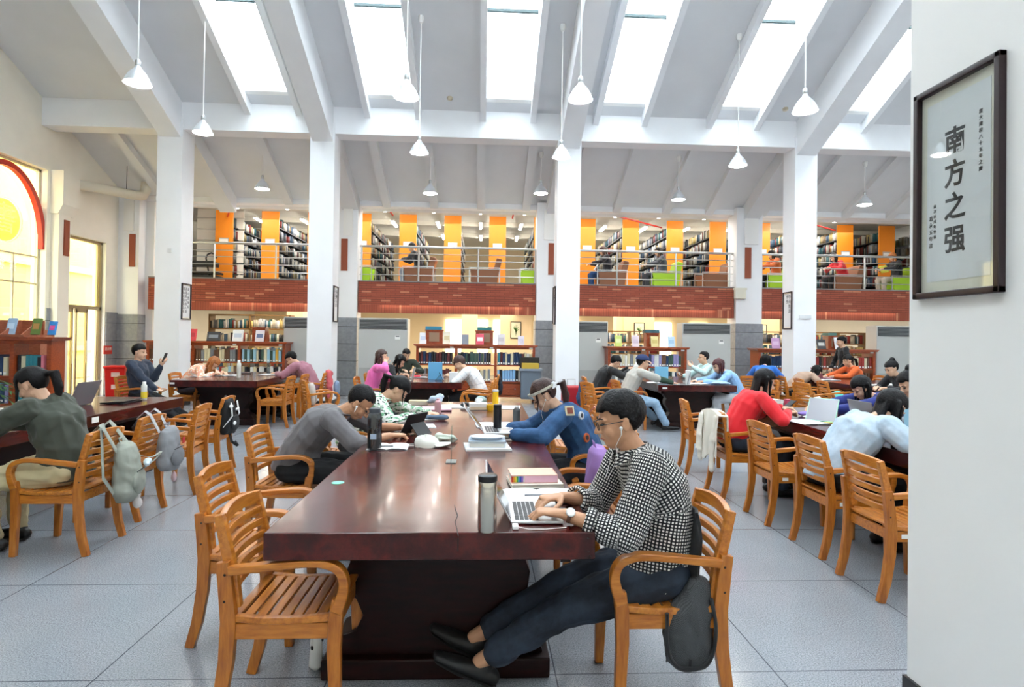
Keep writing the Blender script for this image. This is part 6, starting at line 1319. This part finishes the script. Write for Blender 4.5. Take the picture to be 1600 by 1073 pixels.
# ---- bags and clothes on chairs
def backpack(loc, rz, w, h, d, col, label, col2=None, strap_to=(), pocket=True, vox=.008, cat='backpack', strapcol=None, lean=0):
    """front faces -x... local +x is the side turned away from the chair back"""
    t = thing('backpack', label, cat, loc, rz); mt = mat('bag_'+col.strip('#'), col, .8, var=.06, vscale=12); m = MB()
    m.tube([(0, 0, .0), (0, 0, .05), (0, 0, h*.35), (lean*.3, 0, h*.7), (lean, 0, h*.9), (lean, 0, h*.98)], [(w*.40, d*.38), (w*.47, d*.47), (w*.5, d*.5), (w*.47, d*.43), (w*.38, d*.33), (w*.24, d*.2)], 18, up=V((1, 0, 0)), cap='flat')
    for s in (-1, 1): m.sph((0, s*w*.38, h*.22), (d*.35, w*.14, h*.2), 12)
    obj('body', fuse(m, vox, mt, 2, wr(.006, 14, len(label) % 5)), None, t)
    if pocket:
        m = MB(); m.sph((d*.42, 0, h*.3), (d*.22, w*.36, h*.24), 16); o = obj('pocket', fuse(m, vox, mat('bag_'+(col2 or col).strip('#'), col2 or col, .8, var=.06, vscale=12), 2, wr(.003, 20, 1)), None, t)
        obj('zip', MB().tube([(d*.5, -w*.3, h*.5), (d*.6, 0, h*.53), (d*.5, w*.3, h*.5)], .004, 6), M_BLACKM, o)
    obj('loop', MB().tube([(lean-.02, -.03, h*.97), (lean-.03, -.03, h*1.05), (lean-.03, .03, h*1.05), (lean-.02, .03, h*.97)], [(.010, .004)]*4, 6), mt, t)
    for pts in strap_to: obj('strap', MB().tube(pts, [(.022, .004)]*len(pts), 8, up=V((1, 0, 0))), mat('bag_'+(strapcol or col).strip('#'), strapcol or col, .8, var=.06, vscale=12), t, smooth=True)
    return t
bx0 = -2.55
t = backpack((bx0, 4.42, .30), .25, .30, .42, .17, '#979b90', 'grey green backpack hanging from the chair of the woman in olive', strap_to=[[(-.04, -.1, .36), (-.1, -.16, .52), (-.13, -.13, .56), (-.19, -.1, .5)], [(-.02, .08, .38), (-.09, .0, .53), (-.12, .0, .565), (-.19, .0, .5)], [(-.04, -.15, .08), (-.09, -.2, .2), (-.1, -.2, .4), (-.12, -.16, .54)]], lean=-.02)
obj('strap', MB().tube(smooth_pts([(.02, .1, .3), (.1, .2, .26), (.14, .3, .28), (.12, .22, .24), (.08, .1, .2)]), [(.012, .003)]*21, 6), mat('bag_979b90', '#979b90'), t, smooth=True)
blob('charm', [((.12, .02, .26), (.03, .04, .03)), ((.13, -.02, .25), (.02, .03, .02))], '', '', mat('silvery_charm', '#c9d6dd', .3), parent=t, vox=.006); blob('plush', [((.05, .06, -.04), (.03, .03, .045)), ((.05, .06, .01), (.025, .025, .025))], '', '', mat('plush_grey', '#d9d3d0', .9), parent=t, vox=.006)
t = backpack((-2.62, 5.12, .36), .1, .30, .36, .16, '#8a8c90', 'mid grey backpack with a red emblem on the second chair of the left table', col2='#7d7f84', strap_to=[[(-.04, -.09, .32), (-.1, -.12, .47), (-.14, -.12, .5), (-.2, -.12, .44)], [(-.04, .07, .32), (-.1, .05, .47), (-.14, .05, .5), (-.2, .05, .44)]], strapcol='#a9abae')
obj('emblem', MB().box((.105, .02, .24), (.004, .04, .05)), mat('emblem_red', '#c9202c', .6), t); blob('plush', [((.04, .0, -.06), (.02, .02, .045))], '', '', mat('plush_pink', '#d9b9bb', .9), parent=t, vox=.006)
t = backpack((-2.74, 6.55, .43), .1, .30, .38, .17, '#17181b', 'black and white backpack on the chair nearest the table between the left pillars', col2='#1d1e22', strap_to=[[(.0, -.14, .08), (.08, -.12, .2), (.06, -.1, .34)], [(.0, .14, .08), (.08, .12, .2), (.06, .1, .34)]], strapcol='#e4e4e2')
m = MB()
for (a, b) in (((.06, -.1, .3), (.03, .04, .04)), ((.09, .02, .26), (.02, .05, .03)), ((.09, -.06, .12), (.02, .04, .05)), ((.07, .1, .1), (.02, .03, .04))): m.sph(a, (b[0]*.6, b[1]*1.2, b[2]*.5), 10)
obj('white_patch', m, mat('bag_white', '#e6e6e4', .8), t, smooth=True)
obj('strap', MB().tube([(.02, 0, .0), (.06, -.06, -.08), (.1, .02, -.14), (.05, .08, -.1)], [(.015, .003)]*4, 8), M_BLK, t)
backpack((1.0, 3.66, .435), 0, .30, .40, .17, '#9d78b8', 'lilac backpack standing on the armchair at the right of the central table', strap_to=[[(.05, -.12, .08), (.1, -.1, .2), (.05, -.08, .36)]], lean=.0).location = (.73, 3.70, .435)
t = backpack((1.2, 5.55, .28), 0, .34, .32, .24, '#b4c4cc', 'silvery blue drawstring bag with a pink cord right of the denim jacket', pocket=False, cat='bag', strap_to=[[(0, -.05, .3), (-.08, -.03, .5), (-.13, 0, .56), (-.17, .03, .5)]], strapcol='#d9a8a8'); t.location = (1.26, 5.95, .26)
backpack((1.88, 10.35, .32), PI, .32, .46, .18, '#274a76', 'navy backpack hanging left of the person in the black hoodie', col2='#22406a', strapcol='#274a76').location = (1.80, 10.62, .3)
sc = thing('suitcase', 'upright red suitcase behind the navy backpack, right of the middle pillar', 'suitcase', (1.72, 11.3, 0), .2); obj('shell', MB().bb((-.2, -.13, .05), (.2, .13, .6)), mat('suitcase_red', '#b3202e', .5), sc, bevel=.04)
for x in (-.15, .15): obj('wheel', MB().tube([(x, -.1, .025), (x, -.07, .025)], .025, 12), M_BLACKM, sc)
obj('handle', MB().tube([(-.08, .08, .6), (-.08, .08, .72), (.08, .08, .72), (.08, .08, .6)], .008, 6), M_STEEL, sc)
# red scarf and blue cloth on the mauve person's chair
blob('scarf', [((0, 0, .82), (.05, .1, .05)), ((.02, .08, .78), (.05, .05, .07))], 'coral red scarf hanging over the armchair of the mauve sweater', 'scarf', mat('coral_scarf', '#d0636a', .85), loc=(-2.86, 11.15, 0), tubes=[([(.03, -.06, .8), (.05, -.08, .6), (.04, -.07, .38)], [.05, .06, .05]), ([(.02, .05, .6), (.03, .05, .42)], [.04, .05])], vox=.012, amp=.008)
blob('denim_bag', [((0, 0, .5), (.06, .12, .16))], 'grey blue bag hanging beside the coral scarf', 'bag', mat('grey_blue_bag', '#7e93ae', .85), loc=(-2.75, 11.35, 0), vox=.014); backpack((-2.5, 9.2, .44), .5, .28, .34, .14, '#b9b4ae', 'pale grey backpack on the armchair left of the pink top').location = (-2.6, 9.15, .44)
blob('jacket', [((0, 0, .74), (.06, .2, .07)), ((.03, 0, .6), (.06, .18, .16))], 'dark jacket hanging over the armchair right behind the white t-shirt', 'jacket', mat('dark_jacket', '#1c2230', .85), loc=(.28, 10.9, 0), vox=.014, amp=.008); blob('tote_bag', [((0, 0, .5), (.1, .12, .08))], 'grey green bag on the armchair before the white t-shirt', 'bag', mat('sage_bag', '#9fb9b8', .8), loc=(-.02, 9.35, 0), vox=.014)
blob('bag', [((0, 0, .53), (.12, .14, .1)), ((.05, .05, .55), (.08, .1, .1))], 'turquoise bag on the chairs beside the sleeping woman', 'bag', mat('turquoise_bag', '#5fc6bd', .7), loc=(6.22, 10.15, -.0), vox=.014)
blob('jacket', [((0, 0, .58), (.16, .2, .08)), ((.1, .1, .5), (.12, .12, .1))], 'white jacket bundled on the armchairs in front of the fourth pillar', 'jacket', mat('white_jacket', '#d9dde4', .85), loc=(5.55, 9.75, -.05), vox=.014)
blob('bag', [((0, 0, .53), (.12, .15, .09)), ((-.08, 0, .5), (.08, .13, .07))], 'black glossy bag on the seat of the armchair by the light denim jacket', 'bag', mat('black_leather', '#141518', .3), loc=(2.60, 4.40, -.0), vox=.01)
# jacket on the hero's chair and the mesh bag below it
jk = thing('draped_jacket', 'black jacket hanging over the chair behind the man in the checked shirt', 'jacket', (.93, 2.54, 0))
rows = []
for i in range(12):
    z = .80-.055*i; row = []
    for j in range(11):
        y = (j/10-.5)*(.32+.01*i); row.append((-.055+.012*math.sin(j*1.3+i*.4)-.02*(i > 5)+.01*math.sin(i), y, z+.008*math.sin(j*.9)))
    rows.append(row)
obj('cloth', MB().sheet(rows, .012), M_BLK, jk, smooth=True)
bg_ = thing('mesh_bag', 'dark grey mesh rucksack hanging at the near side of the checked shirt man\'s chair', 'bag', (.84, 2.37, .215), 0); bg_.scale = (.74, .9, .78)
m = MB(); m.tube([(0, 0, .03), (.0, 0, .12), (.03, 0, .26), (.06, 0, .38)], [(.13, .05), (.14, .06), (.12, .055), (.07, .04)], 14, up=V((0, 1, 0)), cap='round')
g = NG('mesh_fabric'); ch_ = g.n('TexChecker'); ch_.inputs['Scale'].default_value = 260; g.l(g.coord(), ch_.inputs[0]); g.out(g.mix(ch_.outputs['Fac'], srgb('#2a2c2f'), srgb('#55585c')), .7)
obj('mesh_pouch', fuse(m, .007, g.m, 2, wr(.006, 14, 2)), None, bg_); obj('trim', MB().tube(smooth_pts([(.11, -.04, .33), (.135, -.045, .2), (.125, -.05, .08), (.08, -.055, .0), (.0, -.06, -.012), (-.08, -.055, .0), (-.125, -.05, .08), (-.13, -.045, .26)]), .010, 8), M_BLK, bg_, smooth=True)
obj('zip_pull', MB().tube([(-.13, -.05, .12), (-.135, -.055, .02)], .004, 6), M_BLACKM, bg_)
# cream cardigan draped on its chair
cg = thing('cardigan', 'cream knitted cardigan draped over an armchair back at the right table', 'cardigan', (2.28, 5.72, 0), 0)
rows = []
for i in range(18):
    t_ = i/17; L = t_*1.05
    row = []
    for j in range(17):
        u = j/16-.5; z = .845-abs(L-.34)*(.62 if L > .34 else .8)-(.04*u*u*4); x = -.045 if L > .34 else .03
        wid = .42+.10*max(0, L-.34)
        x += -.03*max(0, (L-.34))-.035*(L > .34)*(.6+.4*math.cos(u*11)+.25*math.sin(u*23+L*4))*min(1, (L-.3)*3) if L > .34 else .01
        row.append((x, u*wid, z+(-.06*math.sin(u*7+1) if i == 17 else 0)))
    rows.append(row)
obj('cloth', MB().sheet(rows, .014), mat('cream_knit', '#e9e3d6', .95, bump=.4, bscale=400), cg, smooth=True)
blob('sleeve', [], '', '', MC['cream_knit'], parent=cg, vox=.01, tubes=[([(-.075, -.17, .76), (-.10, -.18, .55), (-.10, -.17, .36), (-.095, -.16, .27)], [(.05, .018), (.06, .02), (.05, .02), (.04, .018)])], amp=.007); blob('sleeve', [], '', '', MC['cream_knit'], parent=cg, vox=.01, tubes=[([(-.075, .15, .76), (-.11, .13, .55), (-.10, .12, .4), (-.095, .12, .33)], [(.05, .018), (.06, .02), (.05, .02), (.04, .018)])], amp=.007)
# ---- red bin, sign, plant and small fittings
rb = thing('pedal_bin', 'red pedal bin in the left corner beside the glazed door', 'bin', (-8.35, 14.0, 0), .25)
obj('body', MB().prism([(-.17, .04), (.17, .04), (.2, .68), (-.2, .68)], (0, -.2, 0), (1, 0, 0), (0, 0, 1), (0, .4, 0)), M_RED, rb, bevel=.01); obj('lid', MB().bb((-.22, -.23, .68), (.22, .22, .74)), M_RED, rb, bevel=.015)
for zz in (.5, .22): obj('label', MB().bb((-.06, -.203-.02*(zz > .3), zz), (.1, -.2, zz+.1)), mat('faded_label', '#e6c9c6', .6), rb)
obj('pedal', MB().bb((-.06, -.26, .0), (.06, -.18, .03)), M_BLACKM, rb); obj('foot', MB().bb((-.17, -.18, 0), (.17, .18, .04)), M_RED, rb)
sg = thing('fire_sign', 'small red sign on the grey cladding above the red bin', 'sign', (-8.965, 14.62, 1.08)); obj('plate', MB().bb((0, -.15, -.1), (.02, .15, .1)), mat('sign_red', '#c22a1c', .5), sg); put_text('sign_lettering', '消火栓', .085, M_LABEL, sg, (.021, 0, .02), (0, 1, 0), (0, 0, 1))
pl = thing('potted_plant', 'palm like potted plant at the left edge before the wooden bookcase', 'plant', (-6.82, 8.15, 0)); obj('pot', MB().lathe([(.14, 0), (.19, .32), (.21, .34), (.19, .36), (.15, .34)], n=20), mat('dark_pot', '#3a3230', .6), pl, smooth=True); obj('stem', MB().tube([(0, 0, .3), (.02, 0, .8)], [.02, .012], 8), mat('stem_brown', '#6b5a3a', .8), pl)
m = MB(); rs = random.Random(4)
for k in range(26):
    a = rs.uniform(0, 2*PI); b0 = V((.01, 0, rs.uniform(.65, .95))); L = rs.uniform(.4, .6); up_ = rs.uniform(.2, .75); d_ = V((math.cos(a), math.sin(a), 0)); pts = [b0+d_*L*t+V((0, 0, up_*L*t-.75*L*t*t)) for t in (0, .3, .6, .8, 1)]
    m.tube(pts, .004, 5)
    for t in range(2, 5):
        for sgn in (-1, 1):
            c = pts[t-1].lerp(pts[t], .5); sd = d_.cross(V((0, 0, 1)))*sgn; q1 = c+(d_*.6+sd*.8)*.17-V((0, 0, .05)); m.add([c, c.lerp(q1, .5)+d_*.012, q1, c.lerp(q1, .5)-d_*.012], [(0, 1, 2, 3)])
obj('fronds', m, mat('frond_green', '#3f6b3c', .5), pl)
dp = obj('duct_pipe', MB().tube([(-8.95, 13.35, 4.72), (-8.62, 13.7, 4.72), (-8.3, 14.35, 4.74), (-8.2, 14.6, 4.78), (-8.2, 14.7, 4.92), (-8.2, 14.72, 5.12)], .11, 16), M_PIPE, smooth=True, ang=60, label='fat cream pipe turning up into the low roof at the left corner', cat='pipe')
obj('hanger_rod', MB().tube([(-8.35, 14.2, 4.8), (-8.35, 14.2, 5.38)], .008, 6), M_BLACKM, dp)
obj('corner_cable', MB().tube([(-8.93, 15.1, .3), (-8.93, 15.1, 2.5), (-8.92, 15.09, 4.9)], .03, 8), M_BLACKM, smooth=True, label='black cable running up the left corner of the hall', cat='cable')
for px, py, y, lb in ((265, 391, 12.39, 'pale switch plate on the first pillar'), (1258, 495, 12.39, 'faint white notice on the fourth pillar')):
    p = D(px, py, y); w_ = .08 if px < 300 else .26; obj('wall_plate', MB().bb((-w_/2, -.01, -.04), (w_/2, .01, .04)), mat('plate_grey', '#dcdee0', .5), loc=p, label=lb, cat='plate')
p = D(1156, 459, 14.96); jb = thing('junction_box', 'small cream box on the pilaster left of the fourth pillar', 'box', p); obj('case', MB().bb((-.14, -.06, -.13), (.14, .05, .13)), mat('cream_box', '#e5e2d2', .5), jb, bevel=.01); obj('lid', MB().bb((-.16, -.07, .1), (.16, .05, .15)), MC['cream_box'], jb)
for px, py, lb in ((703, 153, 'small round smoke detector between the two middle skylights'), (1227, 170, 'small round smoke detector right of the third skylight pair')):
    d = ray(px, py); tt = (6.25+.47*12.4-1.5)/(d.z+.47*d.y); p = CAM+d*tt; obj('smoke_detector', MB().lathe([(.055, .02), (.06, 0), (.045, -.04), (.02, -.05)], n=18), mat('detector_cream', '#d9cdb4', .5), loc=p, smooth=True, label=lb, cat='detector')
bt = thing('book_cart', 'black book cart upstairs at the left, right of the first pillar', 'cart', (D(316, 430, 16.3).x, 16.3, FZ)); obj('tray', MB().bb((-.45, -.25, .35), (.45, .25, .4)), M_BLACKM, bt); obj('tray', MB().bb((-.45, -.25, .08), (.45, .25, .3)), M_BLACKM, bt); obj('tray', MB().bb((-.4, -.2, .55), (.35, .2, .68)), M_BLACKM, bt)
for s in (-1, 1): obj('handle', MB().tube([(-.1+s*.33, 0, .1)]+[V((-.1+s*.33+.14*math.cos(a), 0, .78+.14*math.sin(a))) for a in (PI, PI*.75, PI*.5, PI*.25, 0)], .02, 8), M_BLACKM, bt, smooth=True)
kt = thing('magazine_trolley', 'grey trolley with yellow magazines left of the middle pillar', 'trolley', (1.08, 13.75, 0)); obj('body', MB().bb((-.2, -.2, .1), (.25, .2, .75)), mat('trolley_grey', '#6d7a88', .5), kt); obj('tray', MB().bb((-.24, -.24, .75), (.28, .22, .8)), mat('trolley_grey2', '#8d99a6', .5), kt); obj('magazines', MB().bb((-.18, -.2, .8), (.2, .12, .92)), mat('magazine_yellow', '#cfae3e', .6), kt); obj('backboard', MB().bb((-.22, .12, .8), (.24, .16, 1.05)), M_BLACKM, kt)
# patterned bottle under the near chair
un = thing('folded_umbrella', 'white patterned folded umbrella standing by the near foot of the central table', 'umbrella', (-.73, 2.72, 0)); obj('canopy', MB().lathe([(.012, 0), (.032, .02), (.028, .08), (.024, .2), (.016, .26)], n=14), mat('umbrella_white', '#dcdcd8', .7), un, smooth=True); obj('handle', MB().tube([(0, 0, .26), (0, 0, .32)], .012, 8), M_BLACKM, un)
m = MB()
for k in range(7): m.sph((.022*math.cos(k*2.1), .022*math.sin(k*2.1), .05+.028*k), (.01, .01, .012), 8)
obj('print', m, M_INK, un)
# pictures and plants prints behind the low cases
for px, y, z, lb in ((806, 18.9, 1.75, 'green leaf print in a black frame behind the centre bookcase'), (999, 18.9, 1.78, 'green leaf print in a black frame behind the navy cap'), (1190, 18.9, 1.78, 'green leaf print in a black frame left of the fourth pillar')):
    x = D(px, 512, y).x; t = thing('framed_print', lb, 'picture', (x, y, z), 0, 'green leaf prints'); obj('frame', MB().bb((-.17, 0, -.27), (.17, .03, .27)), M_BLACKM, t); obj('sheet', MB().bb((-.145, -.005, -.245), (.145, 0, .245)), mat('print_pale', '#e4e8d2', .7), t)
    m = MB()
    for k in range(7): a = .5+k*.33; m.add([V((0, -.007, -.2)), V((.03*math.cos(a), -.007, -.05+.02*k)), V((.13*math.cos(a), -.007, -.1+.3*math.sin(a))), V((-.02, -.007, -.02))], [(0, 1, 2, 3)])
    obj('leaf_print', m, mat('leaf_print_green', '#5d8f4e', .7), t); struct('display_wall', MB().bb((x-.5, y+.031, 0), (x+.5, y+.2, 2.45)), M_CREAM)
